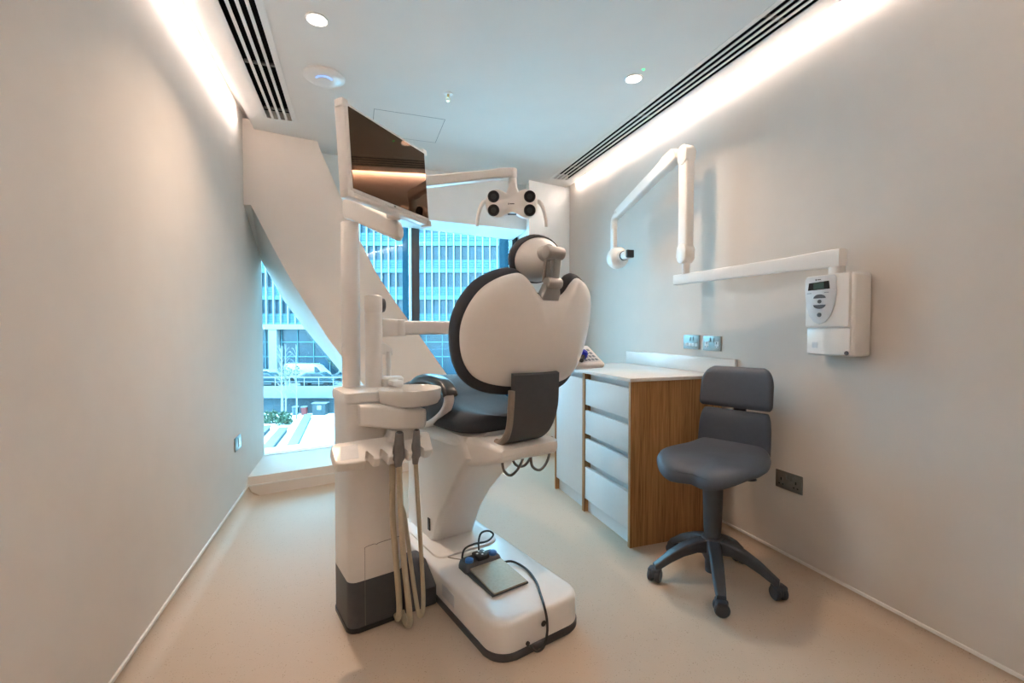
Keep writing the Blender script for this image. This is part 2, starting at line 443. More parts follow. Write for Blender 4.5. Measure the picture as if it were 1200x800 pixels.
# ------------------------------------------------------------------ sockets on walls
def socket_plate(x, y, z, side, label, w=.146, h=.088, kind='socket'):
    # local x runs along the plate, y out of the wall
    rz = PI / 2 if side == 'R' else -PI / 2
    t = thing('wall_socket', label, 'socket', (x, y, z), rz)
    MB().box((-w / 2, 0, -h / 2), (w / 2, .006, h / 2), .002).build('plate', 'plate_steel', t)
    if kind == 'socket':
        for s in (-1, 1):
            MB().box((s * .014 - .007, .006, .008), (s * .014 + .007, .010, .034), .001).build('switch', 'plate_steel', t)
            pn = MB(); cx = s * .040
            pn.box((cx - .003, .006, -.004), (cx + .003, .0072, .010)); pn.box((cx - .014, .006, -.024), (cx - .006, .0072, -.018)); pn.box((cx + .006, .006, -.024), (cx + .014, .0072, -.018))
            pn.build('pin_holes', 'black', t)
            MB().box((cx - .016, .0058, -.027), (cx + .016, .0066, .012), .003).build('outlet', 'panel_grey' if side == 'R' and z > .8 else 'plate_steel', t)
    elif kind == 'data':
        for cx in (-.045, -.015, .015, .045):
            MB().box((cx - .011, .0058, -.026), (cx + .011, .0075, -.006), .001).build('data_port', 'panel_grey', t)
        for s in (-1, 1): MB().box((s * .012 - .008, .006, .008), (s * .012 + .008, .009, .032), .001).build('switch', 'plate_steel', t)
    else:
        MB().box((-.03, .006, -.028), (.0, .0085, .028), .001).build('switch', 'panel_grey', t)
    return t
socket_plate(XR, 2.358, 1.101, 'R', 'brushed steel data outlet plate above the worktop, left of the double socket', kind='data')
socket_plate(XR, 2.183, 1.097, 'R', 'brushed steel double socket above the worktop, right of the data plate')
socket_plate(XR, 1.661, .432, 'R', 'brushed steel double socket low on the right wall beside the stool')
socket_plate(XL, 3.33, .450, 'L', 'small brushed steel outlet plate low on the left wall near the window', w=.15, kind='blank')

# ------------------------------------------------------------------ cabinets
CX, CY0, CY1, CYM = 1.385, 2.09, 3.075, 2.63
G0 = XR - .012
g = thing('drawer_cabinet', 'oak drawer cabinet with four pale drawers under the worktop', 'cabinet', (CX, CY0, 0)); off = (CX, CY0, 0)
MB(off).box((CX, CY0, 0), (G0, CY0 + .02, .90)).build('end_panel', 'oak', g)
MB(off).box((CX, CYM - .018, 0), (G0, CYM, .90)).build('side_panel', 'oak', g)
MB(off).box((CX + .045, CY0 + .02, .08), (G0, CYM - .018, .90)).build('carcass', 'laminate', g)
MB(off).box((CX + .03, CY0 + .02, 0), (CX + .045, CYM - .018, .08)).build('plinth', 'laminate', g)
zs = ((.698, .862), (.511, .661), (.335, .478), (.09, .294))
for z0, z1 in zs:
    d = MB(off).box((CX + .004, CY0 + .023, z0), (CX + .024, CYM - .021, z1), .0015).build('drawer', 'laminate', g)
    MB(off).box((CX + .024, CY0 + .024, z0 + .01), (CX + .045, CYM - .022, z1 - .01)).build('drawer_box', 'laminate', d)
g = thing('door_cabinet', 'pale door cabinet with oak sides beyond the drawer unit', 'cabinet', (CX, CYM, 0)); off = (CX, CYM, 0)
MB(off).box((CX, CYM + .0005, 0), (G0, CYM + .0105, .90)).build('near_side_panel', 'oak', g)
MB(off).box((CX, CY1 - .018, 0), (G0, CY1, .90)).build('side_panel', 'oak', g)
MB(off).box((CX + .045, CYM + .0105, .08), (G0, CY1 - .018, .90)).build('carcass', 'laminate', g)
MB(off).box((CX + .03, CYM + .0105, 0), (CX + .045, CY1 - .018, .08)).build('plinth', 'laminate', g)
MB(off).box((CX + .004, CYM + .013, .09), (CX + .024, CY1 - .021, .862), .0015).build('door', 'laminate', g)
tag(MB((CX, CY0, .9)).box((CX - .012, CY0 - .012, .9005), (XR - .002, CY1 + .01, .920), .003).build('worktop', 'worktop'), 'pale grey worktop across both oak cabinets', 'worktop').location = (CX, CY0, .9)
tag(MB((XR, CY0, .92)).box((XR - .022, 1.99, .9205), (XR - .001, 3.07, 1.012), .002).build('upstand', 'worktop'), 'low pale upstand running along the wall behind the worktop', 'splashback').location = (XR, CY0, .92)

# ------------------------------------------------------------------ stool
fa = math.radians(203)
st = thing('operator_stool', 'dark grey wheeled stool with split backrest beside the oak cabinet', 'stool', (1.573, 1.695, 0), fa - PI / 2)
# local: +y is the front of the stool
sadd = MB()
N = 48; rings = []
def seat_out(a):
    x = .232 * math.copysign(abs(math.cos(a)) ** .75, math.cos(a)); y = .262 * math.copysign(abs(math.sin(a)) ** .8, math.sin(a)) - .020
    if y > 0: y *= 1.06 - .17 * math.exp(-(x / .05) ** 2) * 1.0
    if y < 0: x *= 1 - .16 * (-y / .28)
    return x, y
def seat_top(x, y):
    r = math.hypot(x / .212, y / .215)
    z = .590 + .012 * min(1, r) - .020 * math.exp(-(x / .045) ** 2) * (1 if y > 0 else 0) * min(1, max(0, y) / .10)
    z += .016 * math.exp(-(x / .03) ** 2) * math.exp(-((y - .03) / .05) ** 2)
    z -= .03 * max(0, (y - .08) / .12) ** 2
    return z + (.022 * ((-y - .1) / .1) ** 2 if y < -.1 else 0)
for f, dz in ((.02, 0), (.25, 0), (.5, 0), (.72, 0), (.88, -.002), (.96, -.010), (1.0, -.026), (.985, -.042), (.93, -.054), (.7, -.060), (.3, -.060), (.02, -.060)):
    rings.append([])
    for k in range(N):
        x, y = seat_out(2 * PI * k / N); x *= f; y *= f
        z = (seat_top(x, y) + dz) if dz > -.05 else .590 + dz + (.012 if f > .9 else 0)
        rings[-1].append((x, y, z))
sadd.loft(rings).build('seat', 'stool', st, 60)
def back_pad(name, y0, z0, z1, w0, w1, bend, th, lean, rr):
    b = MB(); secs = []; K = 21
    for i in range(K):
        t = i / (K - 1); z = z0 + (z1 - z0) * t
        qq = max(0, (t - .55) / .45); ql = max(0, (.14 - t) / .14)
        e = 1 - (.34 if z1 > .9 else .12) * (1 - math.sqrt(max(0, 1 - qq * qq * .97))) - .08 * (1 - math.sqrt(max(0, 1 - ql * ql * .97)))
        w = (w0 + (w1 - w0) * t) * e
        tt = th * (1 - .55 * max(0, (t - .85) / .15) ** 2 - .45 * max(0, (.12 - t) / .12) ** 2)
        sec = []
        yc = y0 - lean * (z - z0)
        for x, q in rrect(0, 0, w, tt, tt * .95, 6):
            sec.append((x, yc + q + bend * (x / .18) ** 2, z))
        secs.append(sec)
    return b.loft(secs).build(name, 'stool', st, 60)
back_pad('lower_backrest', -.258, .560, .775, .176, .170, .055, .026, .10, 0)
back_pad('upper_backrest', -.276, .790, .990, .176, .172, .055, .028, .14, 0)
MB().box((-.03, -.306, .73), (.03, -.288, .84), .004).build('back_bar', 'stool_base', st)
MB().lathe([(0, .545), (.05, .545), (.052, .535), (.047, .52), (.041, .30), (.038, .24), (.036, .215), (.046, .210), (.052, .18), (.046, .125), (.032, .10), (.030, .045), (0, .045)], n=32).build('gas_column', 'stool_base', st)
MB().cyl((-.125, -.095, .55), (-.125, -.095, .492), .006, n=10).lathe([(0, .486), (.024, .486), (.032, .490), (.026, .496), (0, .500)], Matrix.Translation((-.125, -.095, 0)), 20).build('lever', 'stool_base', st)
for k in range(5):
    a = math.radians(163 + 72 * k) - (fa - PI / 2); c, s_ = math.cos(a), math.sin(a)
    secs = []
    for r, z, w, h in ((.02, .172, .028, .036), (.08, .170, .028, .028), (.14, .150, .027, .025), (.20, .118, .025, .022), (.245, .086, .022, .019), (.275, .068, .019, .016)):
        secs.append([(c * r - s_ * x, s_ * r + c * x, z + q) for x, q in rrect(0, 0, w, h, .010, 3)])
    leg = MB().loft(secs).build('leg', 'stool_base', st)
    wa = a + .9 + k * .7
    ww = Matrix.Translation((c * .272, s_ * .272, 0)) @ Matrix.Rotation(wa, 4, 'Z')
    cm = MB()
    for s2 in (-1, 1):
        cm.lathe([(0, -.011), (.026, -.011), (.031, -.006), (.031, .006), (.026, .011), (0, .011)], ww @ Matrix.Translation((0, s2 * .017, .0315)) @ Matrix.Rotation(PI / 2, 4, 'X'), 20)
    cm.box((-.025, -.008, .022), (.027, .008, .064), .006, Mx=ww)
    cm.box((-.024, -.029, .042), (.022, .029, .066), .009, Mx=ww)
    cm.build('caster', 'stool_base', leg)

# ------------------------------------------------------------------ wall x-ray unit
x = thing('xray_unit', 'white wall-mounted dental x-ray unit with folding arm on the right wall', 'x-ray machine', (XR, 1.395, 1.24))
off = (XR, 1.395, 1.24)
bx0, by0, by1, bz0, bz1 = 1.885, 1.295, 1.498, 1.068, 1.415
cb = MB(off)
cb.box((bx0 + .018, by0, bz0), (XR - .001, by1, bz1), .014, 3)
cb.box((bx0 + .004, by0 + .012, bz0 + .122), (bx0 + .05, by1 - .001, bz1 - .001), .008, 2)
cb.box((bx0 + .012, by0 + .010, bz0 + .004), (bx0 + .05, by1 - .004, bz0 + .118), .006, 2)
hb = cb.build('control_box', 'plastic', x)
def on_face(X): return basis((X, 0, 0), (0, -1, 0), (0, 0, 1), (-1, 0, 0))   # local x = toward camera along wall, y = up, z = out
ctr_y = 1.432
sh = []
for k in range(33):
    tt = k / 32
    a = -PI * tt
    sh.append((.060 * math.cos(a), 1.235 + (.055 * math.sin(a))))
sh = [(q[0], q[1]) for q in sh]
out = [(-.062, 1.397), (-.056, 1.407), (.066, 1.410), (.074, 1.400), (.076, 1.33), (.070, 1.285), (.054, 1.240), (.032, 1.212), (.004, 1.203), (-.020, 1.212), (-.042, 1.240), (-.056, 1.285), (-.061, 1.33)]
Mf = on_face(bx0 + .004) @ Matrix.Translation((-ctr_y, 0, 0))
pn = MB(off).prism([(a, b) for a, b in out][::-1], 0, .006, Mf, .002).build('display_panel', 'panel_grey', x)
MB(off).prism([(-.047, 1.350), (.050, 1.352), (.046, 1.386), (-.043, 1.382)], .006, .0075, Mf).build('bezel', 'black_gloss', pn)
MB(off).prism([(-.022, 1.354), (.026, 1.355), (.025, 1.382), (-.021, 1.380)], .0074, .0080, Mf).build('lcd', 'lcd', pn)
for yy, sg in ((1.314, 1), (1.286, -1)):
    arc = [(.006 + .027 * math.cos(PI * q / 10), yy + sg * .017 * math.sin(PI * q / 10)) for q in range(11)]
    MB(off).prism(arc if sg > 0 else arc[::-1], .006, .0085, Mf).build('button', 'charcoal', pn)
for yy, rr in ((1.300, .008), (1.243, .009)):
    MB(off).lathe([(0, .009), (rr, .0088), (rr + .0005, .006), (0, .006)], Mf @ Matrix.Translation((.006, yy, 0)), 16).build('button', 'charcoal', pn)
mk = MB(off); mk.prism([(-.006, 1.392), (.010, 1.392), (.010, 1.396), (-.006, 1.396)], .006, .0065, Mf); mk.build('printed_mark', 'mark', pn)
mk = MB(off); mk.prism([(-.014, 1.390), (-.009, 1.390), (-.009, 1.398), (-.014, 1.398)], .006, .0066, Mf)
mk.build('printed_mark', 'mark', pn)
for k in (-.042, .036): MB(off).prism([(k - .010, 1.336), (k + .010, 1.336), (k + .010, 1.339), (k - .010, 1.339)], .006, .0065, Mf).build('printed_mark', 'key', pn)
Ml = on_face(bx0 + .012) @ Matrix.Translation((-1.455, 0, 0))
MB(off).prism([(-.012, 1.10), (.012, 1.10), (.012, 1.125), (-.012, 1.125)], 0, .0009, Ml).build('label_plate', 'panel_grey', x)
MB(off).lathe([(0, .003), (.008, .003), (.009, 0), (0, 0)], on_face(bx0 + .012) @ Matrix.Translation((-1.318, 1.083, 0)), 16).build('power_knob', 'charcoal', x)
MB(off).cyl((1.925, 1.385, bz1 - .005), (1.925, 1.385, 1.452), .030, n=24).build('arm_post', 'plastic', x)
ar = MB(off)
ar.loft([[(1.915 - .072 * q + a, y, 1.480 + b) for a, b in rrect(0, 0, hw, hh, .006, 3)] for q, y, hw, hh in ((0, 1.352, .024, .036), (0, 1.43, .027, .037), (.22, 1.58, .022, .032), (1, 2.31, .019, .030))])
ar.build('horizontal_arm', 'plastic', x)
ax, ay = 1.840, 2.222
va = MB(off)
va.cyl((ax + .004, ay, 1.508), (ax + .004, ay, 1.58), .022, n=20)
va.loft([[(ax + a, ay + b, z) for a, b in rrect(0, 0, .030, .037, .012, 4)] for z in (1.647, 2.187)])
va.build('upright_arm', 'plastic', x)
for zc in (1.61, 2.219):
    pts = [(.041 * math.cos(2 * PI * k / 28), .041 * math.sin(2 * PI * k / 28)) for k in range(28)]
    sg_ = 1 if zc < 2 else -1; pts = [(a, b + (.035 * sg_ if b * sg_ > 0 else 0)) for a, b in pts]
    MB(off).prism(pts, -.036, .036, basis((ax, ay, zc), (0, 1, 0), (0, 0, 1), (1, 0, 0)), .008).build('joint_cover', 'plastic', x)
fo = MB(off); P0 = Vector((ax - .030, ay + .08, 2.214)); P1 = Vector((ax - .035, 2.912, 2.02)); dd = (P1 - P0).normalized(); up = Vector((1, 0, 0)); wv = dd.cross(up).normalized()
fo.loft([[P0 + dd * l + up * a + wv * b for a, b in rrect(0, 0, hw, hh, .012, 4)] for l, hw, hh in ((-.040, .022, .03), (-.02, .030, .042), (.06, .031, .046), (.10, .028, .040), (.56, .025, .034), (.64, .023, .031))])
fo.build('forearm', 'plastic', x)
MB(off).cyl((ax - .035, ay + .06, 2.217), (ax + .01, ay + .02, 2.217), .022, n=16).build('elbow_pin', 'plastic', x)
hx_ = ax - .038
h = MB(off)
h.tube([(hx_, 2.89, 2.026), (hx_, 2.943, 1.991), (hx_, 2.953, 1.922)], .026, 14, 5)
h.loft([[(hx_ + a, 2.953 + b, z) for a, b in rrect(0, 0, .018, .024, .010, 3)] for z in (1.965, 1.689)])
h.build('head_yoke', 'plastic', x)
h = MB(off); hz, hy = 1.698, 2.945
h.lathe([(0, 0), (.05, 0), (.070, .010), (.077, .030), (.076, .085), (.064, .110), (.042, .124), (.034, .150), (0, .150)], basis((hx_, hy, hz), (1, 0, 0), (0, 0, 1), (-.12, -.993, 0)), 36)
h.build('tube_head', 'plastic', x)
Mh_ = basis((hx_ - .017, hy - .143, hz), (.993, -.12, 0), (0, 0, 1), (-.12, -.993, 0))
MB(off).lathe([(0, 0), (.030, 0), (.030, .085), (.033, .085), (.033, .095), (0, .095)], Mh_, 28).build('cone', 'plastic', x)
MB(off).lathe([(.0305, .010), (.0330, .010), (.0330, .024), (.0305, .024)], Mh_, 28).build('cone_ring', 'black', x)
MB(off).box((-.026, -.026, .095), (.026, .026, .118), .004, Mx=Mh_).build('collimator', 'black', x)
# ------------------------------------------------------------------ dental chair frame of reference
PHI = math.radians(15.8)
E1 = Vector((math.cos(PHI), math.sin(PHI), 0)); E2 = Vector((-math.sin(PHI), math.cos(PHI), 0))
def W(u, v, z=0): return E1 * u + E2 * v + Vector((0, 0, z))
def chair_thing(name, label, cat, u, v, z=0, group=None):
    return thing(name, label, cat, W(u, v, z), PHI, group), (u, v, z)

UC = 1.045
ch, off = chair_thing('dental_chair', 'white and charcoal dental chair seen from behind on a white floor plate', 'dental chair', UC, 1.75)
# base plate
o_ = rrect(1.045, 1.85, .208, .545, .085, 8)
MB(off).prism([(1.045 + (a - 1.045) * 1.015, 1.85 + (b - 1.85) * 1.006) for a, b in o_], 0, .030, None, .004).build('base_trim', 'charcoal', ch)
MB(off).loft([[(a, b, z) for a, b in rrect(1.045, 1.85, .208 - i, .545 - i, .085 - i * .6, 10)] for z, i in ((.030, 0), (.118, .001), (.127, .004), (.133, .009), (.136, .018), (.1365, .04))]).build('base_plate', 'plastic', ch, 60)
MB(off).lathe([(0, 0), (.011, 0), (.011, .002), (0, .002)], basis((UC + .0, 1.3055, .085), (1, 0, 0), (0, 0, 1), (0, -1, 0)), 18).build('cable_port', 'black', ch)
MB(off).lathe([(0, 0), (.008, 0), (.008, .006), (0, .006)], basis((UC - .075, 1.3055, .040), (1, 0, 0), (0, 0, 1), (0, -1, 0)), 14).build('cable_port', 'black', ch)
MB(off).box((.8358, 1.62, .055), (.837, 1.73, .105)).build('label_plate', 'panel_grey', ch)
# pedestal: leaning column
pd = MB(off); secs = []
for z, u0, u1, v0, v1, r in ((.132, .93, 1.165, 2.03, 2.36, .03), (.20, .93, 1.16, 1.99, 2.36, .03), (.30, .925, 1.155, 1.93, 2.35, .03), (.42, .92, 1.15, 1.83, 2.33, .03), (.52, .905, 1.16, 1.73, 2.30, .035), (.60, .89, 1.17, 1.64, 2.28, .04), (.66, .88, 1.18, 1.58, 2.25, .04), (.74, .89, 1.18, 1.62, 2.20, .04)):
    secs.append([(a, b, z) for a, b in rrect((u0 + u1) / 2, (v0 + v1) / 2, (u1 - u0) / 2, (v1 - v0) / 2, r, 5)])
pd.loft(secs).build('pedestal', 'plastic', ch)
MB(off).box((.923, 2.05, .19), (.9295, 2.075, .25), .002).build('slot', 'black', ch)
MB(off).prism(rrect(1.045, 2.08, .165, .22, .05, 6), .130, .145, None, .008, 3).build('pedestal_foot', 'plastic', ch)
# hinge block under the backrest
hb_ = MB(off); secs = []
for v, hw, z0, z1, r in ((1.405, .135, .695, .728, .012), (1.42, .147, .678, .738, .02), (1.50, .152, .650, .742, .022), (1.62, .165, .615, .745, .03), (1.80, .175, .60, .740, .03)):
    secs.append([(UC + .015 + a, v, (z0 + z1) / 2 + b) for a, b in rrect(0, 0, hw, (z1 - z0) / 2, r, 5)])
hb_.loft(secs).build('hinge_block', 'plastic', ch, 45)
# seat: plan outline stations (v, half width, rim z, crown rise, base z)
ST = [(1.555, 0.102, 0.822, 0.0, 0.775), (1.575, 0.152, 0.818, 0.01, 0.76), (1.62, 0.195, 0.815, 0.02, 0.75), (1.7, 0.213, 0.812, 0.028, 0.745), (1.82, 0.223, 0.812, 0.045, 0.745), (1.96, 0.227, 0.82, 0.087, 0.745), (2.1, 0.23, 0.838, 0.107, 0.755), (2.25, 0.235, 0.835, 0.107, 0.755), (2.45, 0.24, 0.8, 0.087, 0.725), (2.7, 0.235, 0.74, 0.04, 0.675), (2.9, 0.215, 0.69, 0.03, 0.64), (2.97, 0.185, 0.675, 0.02, 0.635), (2.99, 0.145, 0.668, 0.01, 0.64)]
sc_ = MB(off); secs = []
for v, hw, zr, cr, zb in ST:
    sec = []
    for k in range(17):                       # top surface, right to left
        a = 1 - 2 * k / 16; xx = hw * a
        rise = cr * (1 - abs(a) ** 3.2) + .010 * math.exp(-((abs(a) - .72) / .10) ** 2)
        edge = -.022 * max(0, (abs(a) - .86) / .14) ** 2
        sec.append((UC + .035 + xx, v, zr + rise + edge))
    for xx, zz in ((-hw * 1.0, zr - .034), (-hw * .985, zb + .008), (-hw * .93, zb), (0, zb - .004), (hw * .93, zb), (hw * .985, zb + .008), (hw * 1.0, zr - .034)):
        sec.append((UC + .035 + xx, v, zz))
    secs.append(sec)
sc_.loft(secs).build('seat_cushion', 'leather', ch, 55, sub=1)
ss = MB(off); secs = []
for v, hw, zr, cr, zb in ST[1:-1]:
    zt = zb + .001; dpt = .085 if v < 2.1 else .05
    sec = [(UC + .035 + a, v, zt - dpt / 2 + b) for a, b in rrect(0, 0, hw * .95, dpt / 2, dpt * .48, 6)]
    sec = [(p[0], p[1], p[2] + .018 * max(0, abs(p[0] - UC - .035) / hw - .6) * 2.2 * (1 if p[2] < zt - dpt / 2 else 0)) for p in sec]
    secs.append(sec)
ss.loft(secs).build('seat_shell', 'plastic', ch, 50)
# backrest
TA = math.radians(16)
TB = Vector((0, -math.sin(TA), math.cos(TA))); NB = Vector((0, math.cos(TA), math.sin(TA))); PB = Vector((UC + .040, 1.30, 1.30))
def BK(x_, w_, o): return PB + Vector((x_, 0, 0)) + TB * w_ + NB * o
half = [(0, -.010), (.045, -.002), (.075, .018), (.103, .050), (.132, .070), (.165, .066), (.212, .044), (.260, .002), (.292, -.06), (.308, -.13), (.306, -.200), (.288, -.270), (.250, -.325), (.19, -.352), (.10, -.360), (0, -.361)]
hs = [Vector((p.x, p.y)) for p in smooth_path([(a, b, 0) for a, b in half], 4)]
outl = hs + [Vector((-p.x, p.y)) for p in hs[-2:0:-1]]
cen = Vector((0, -.16))
def curve_o(x_, w_): return .95 * x_ * x_ + .10 * max(0, w_) 
def dish(name, m, rings, parent, low=0):
    b = MB(off)
    def q_(p, f):
        p2 = cen + (p - cen) * f
        return Vector((p2.x, p2.y - low * max(0, (-.16 - p2.y) / .2)))
    secs = [[BK(*q_(p, f), curve_o(*q_(p, f)) + o(f)) for p in outl] for f, o in rings]
    return b.loft(secs).build(name, m, parent, 60)
c_ = lambda k: (lambda f: k)
bs = dish('back_shell', 'plastic', [(.01, c_(-.030)), (.3, c_(-.028)), (.6, c_(-.022)), (.82, c_(-.012)), (.93, c_(-.002)), (.985, c_(.010)), (1.0, c_(.022)), (.99, c_(.03)), (.5, c_(.03)), (.01, c_(.03))], ch)
dish('back_cushion', 'leather', [(.01, c_(.031)), (.9, c_(.031)), (.985, c_(.024)), (1.022, c_(.030)), (1.050, c_(.050)), (1.048, c_(.072)), (1.01, c_(.088)), (.9, c_(.098)), (.6, c_(.092)), (.01, c_(.086))], ch, .034)
# dark cover strap at the lower back
sv = [(-.288, -.040), (-.33, -.050), (-.40, -.066), (-.47, -.070), (-.53, -.055), (-.575, -.020), (-.590, .012)]
sv = [(p.x, p.y) for p in smooth_path([(a, b, 0) for a, b in sv], 4)]
st_ = MB(off); secs = []
for w_, o_ in sv:
    sec = []
    hw = .106 - .018 * max(0, (-.42 - w_) / .17)
    for k in range(13):
        xx = -hw + 2 * hw * k / 12; sec.append(BK(xx - .037, w_, o_ + .5 * xx * xx))
    for k in range(13):
        xx = hw - 2 * hw * k / 12; sec.append(BK(xx - .037, w_, o_ + .5 * xx * xx + .022))
    secs.append(sec)
cv = st_.loft(secs).build('back_cover', 'charcoal', ch)
e_ = MB(off)
e_.tube([BK(-.147 + .018 * max(0, (-.42 - w_) / .17), w_, o_ + .016) for w_, o_ in sv[5:]], .0135, 8, 0)
e_.build('cover_edge', 'leather_edge', cv)
MB(off).tube([BK(.070, -.325, .060), BK(.082, -.42, .035), BK(.085, -.50, .020), BK(.075, -.57, .035)], .020, 12, 5).build('back_arm', 'plastic', ch)
# headrest
hd = MB(off); HC = Vector((-.005, .116)); HO = .115
hout = [Vector((.110 * math.cos(2 * PI * k / 40), (.088 if math.sin(2 * PI * k / 40) > 0 else .085) * math.sin(2 * PI * k / 40))) for k in range(40)]
def hdish(name, m, rings):
    b = MB(off)
    return b.loft([[BK(*(HC + p * f), HO + o) for p in hout] for f, o in rings]).build(name, m, ch, 60)
hdish('headrest_shell', 'plastic', [(.01, -.072), (.3, -.068), (.55, -.055), (.75, -.036), (.9, -.014), (.98, .004), (1.0, .012), (.9, .014), (.01, .014)])
hdish('headrest_cushion', 'leather', [(.01, .015), (.95, .010), (1.02, .006), (1.07, .016), (1.08, .034), (1.02, .050), (.7, .058), (.01, .054)])
br = MB(off)
br.cyl(BK(-.062, .158, .016), BK(.016, .158, .016), .024, n=20, bev=.004)
br.cyl(BK(-.030, .158, .03), BK(-.030, .14, .08), .030, n=20)
br.loft([[BK(q + a, w_, .012 + b) for a, b in rrect(0, 0, .017, .010, .004, 3)] for q, w_ in ((-.012, .155), (.0, .05))])
br.cyl(BK(-.046, .155, .03), BK(-.034, .05, .03), .007, n=10)
br.cyl(BK(-.040, .050, .008), BK(.026, .050, .008), .021, n=20, bev=.004)
br.loft([[BK(-.012 + a * s2, .042 - l, .012 + b * s2) for a, b in rrect(0, 0, .045, .016, .012, 4)] for l, s2 in ((0, .8), (.03, 1), (.055, .95))])
br.build('headrest_bracket', 'bracket', ch)
# armrest on the patient's left: upholstered arch on a curved white support
am = MB(off); pts = smooth_path([(.888, 2.12, .910), (.888, 2.06, .935), (.888, 1.98, .950), (.888, 1.89, .951), (.888, 1.81, .938), (.888, 1.765, .913), (.888, 1.752, .895)], 4)
secs = []
for i, p in enumerate(pts):
    d = (pts[min(i + 1, len(pts) - 1)] - pts[max(i - 1, 0)]).normalized(); nn = Vector((1, 0, 0)).cross(d)
    secs.append([p + Vector((1, 0, 0)) * a + nn * b for a, b in rrect(0, 0, .034, .022, .018, 4)])
am.loft(secs).build('armrest', 'armrest', ch)
sp_ = MB(off); pts = smooth_path([(.884, 1.758, .902), (.884, 1.757, .870), (.880, 1.785, .825), (.872, 1.85, .780), (.866, 1.93, .745), (.866, 2.04, .725)], 4)
secs = []
for i, p in enumerate(pts):
    d = (pts[min(i + 1, len(pts) - 1)] - pts[max(i - 1, 0)]).normalized(); nn = Vector((1, 0, 0)).cross(d)
    secs.append([p + Vector((1, 0, 0)) * a + nn * b for a, b in rrect(0, 0, .022, .013, .010, 4)])
sp_.loft(secs).build('armrest_support', 'plastic', ch)
# cable loops below the hinge block
for pts in ([(1.02, 1.55, .66), (1.03, 1.55, .60), (1.08, 1.57, .565), (1.13, 1.58, .59), (1.15, 1.56, .66)], [(1.13, 1.50, .66), (1.14, 1.50, .61), (1.19, 1.51, .585), (1.24, 1.52, .62), (1.245, 1.50, .72)], [(1.10, 1.60, .67), (1.12, 1.60, .60), (1.18, 1.61, .58), (1.22, 1.60, .63)]):
    MB(off).tube(pts, .006, 8, 6).build('cable', 'cable', ch)
MB(off).tube([(.90, 1.98, .1365), (.93, 1.86, .1365), (.985, 1.79, .1365), (1.0, 1.765, .139)], .003, 6, 6).build('cable', 'cable', ch)

# ------------------------------------------------------------------ foot control on the base plate
fc, off = chair_thing('foot_control', 'foot pedal with blue buttons and steel plate lying on the chair floor plate', 'foot pedal', 1.0, 1.60, .135)
Mp = Matrix.Translation((1.015, 1.60, .138)) @ Matrix.Rotation(math.radians(0), 4, 'Z')
bdy = MB(off)
bdy.loft([[Mp @ Vector((a, b, z)) for a, b in rrect(0, .115 + dy, hw, hh, .018, 4)] for z, hw, hh, dy in ((0, .092, .045, 0), (.012, .092, .045, 0), (.030, .088, .038, .004), (.036, .082, .032, .006))])
bdy.prism([(-.088, -.125), (.086, -.125), (.088, .09), (-.090, .09)], 0, .010, Mp, .003)
bdy.build('body', 'charcoal', fc)
MB(off).loft([[Mp @ Vector((a, b, z + .010 + (b + .11) * .06)) for a, b in rrect(0, -.028, .080, .098, .006, 3)] for z in (0, .006)]).build('pedal_plate', 'steel', fc)
for s2 in (-1, 1):
    MB(off).lathe([(0, .052), (.012, .051), (.018, .046), (.019, .034), (0, .034)], Mp @ Matrix.Translation((s2 * .060, .108, 0)), 20).build('button', 'blue', fc)
jb = MB(off); jb.box((-.030, .082, .034), (.030, .145, .056), .008, Mx=Mp)
jb.build('joystick_block', 'black', fc)
jm = MB(off)
for px, py in ((0, .13), (0, .098), (-.017, .114), (.017, .114)): jm.box((px - .004, py - .004, .056), (px + .004, py + .004, .0568), Mx=Mp)
jm.build('arrow_marks', 'panel_grey', fc)
MB(off).tube([(1.035, 1.755, .15), (1.05, 1.79, .20), (1.07, 1.80, .235), (1.11, 1.80, .235), (1.13, 1.79, .215), (1.09, 1.78, .20), (1.02, 1.78, .205), (.965, 1.77, .20), (.945, 1.755, .165), (  .943, 1.745, .145)], .0045, 8, 6).build('cable_loop', 'cable_black', fc)
MB(off).tube([(1.10, 1.66, .150), (1.14, 1.64, .148), (1.155, 1.56, .144), (1.13, 1.46, .143), (1.09, 1.38, .143), (1.055, 1.315, .144), (1.04, 1.280, .118), (1.035, 1.272, .07), (1.01, 1.262, .035), (.985, 1.270, .025), (.972, 1.291, .038)], .0048, 8, 6).build('cable', 'cable_black', fc)

# ------------------------------------------------------------------ cuspidor tower
ct, off = chair_thing('cuspidor_unit', 'white cuspidor tower with spittoon bowl and two poles left of the chair', 'dental unit', .57, 1.89)
tw = rrect(.575, 1.887, .112, .117, .035, 6)
def scl(o, f, c=(.575, 1.887)): return [(c[0] + (a - c[0]) * f, c[1] + (b - c[1]) * f) for a, b in o]
MB(off).prism(scl(tw, 1.03), 0, .018, None, .004).build('plinth', 'black', ct)
MB(off).prism(scl(tw, 1.005), .018, .200, None, .003).build('base_cover', 'charcoal', ct)
MB(off).loft([[(a, b, z) for a, b in scl(tw, f)] for z, f in ((.200, 1.0), (.203, 1.005), (.55, 1.0), (.895, 1.0))]).build('body', 'plastic', ct)
tp = MB(off)
tp.loft([[(a, b, z) for a, b in scl(tw, f)] for z, f in ((.896, 1.0), (.898, 1.05), (.925, 1.055), (.935, 1.03), (.938, .97))])
tp.build('top_cap', 'plastic', ct)
sb = MB(off); sb.loft([[(a, b, z) for a, b in rrect(cu, cv, hu, hv, .010, 3)] for z, cu, cv, hu, hv in ((.004, .762, 1.875, .069, .105), (.080, .762, 1.875, .069, .105), (.092, .762, 1.880, .067, .100), (.150, .762, 1.925, .066, .055), (.155, .762, 1.930, .06, .045))])
sb.build('connection_box', 'charcoal', ct)
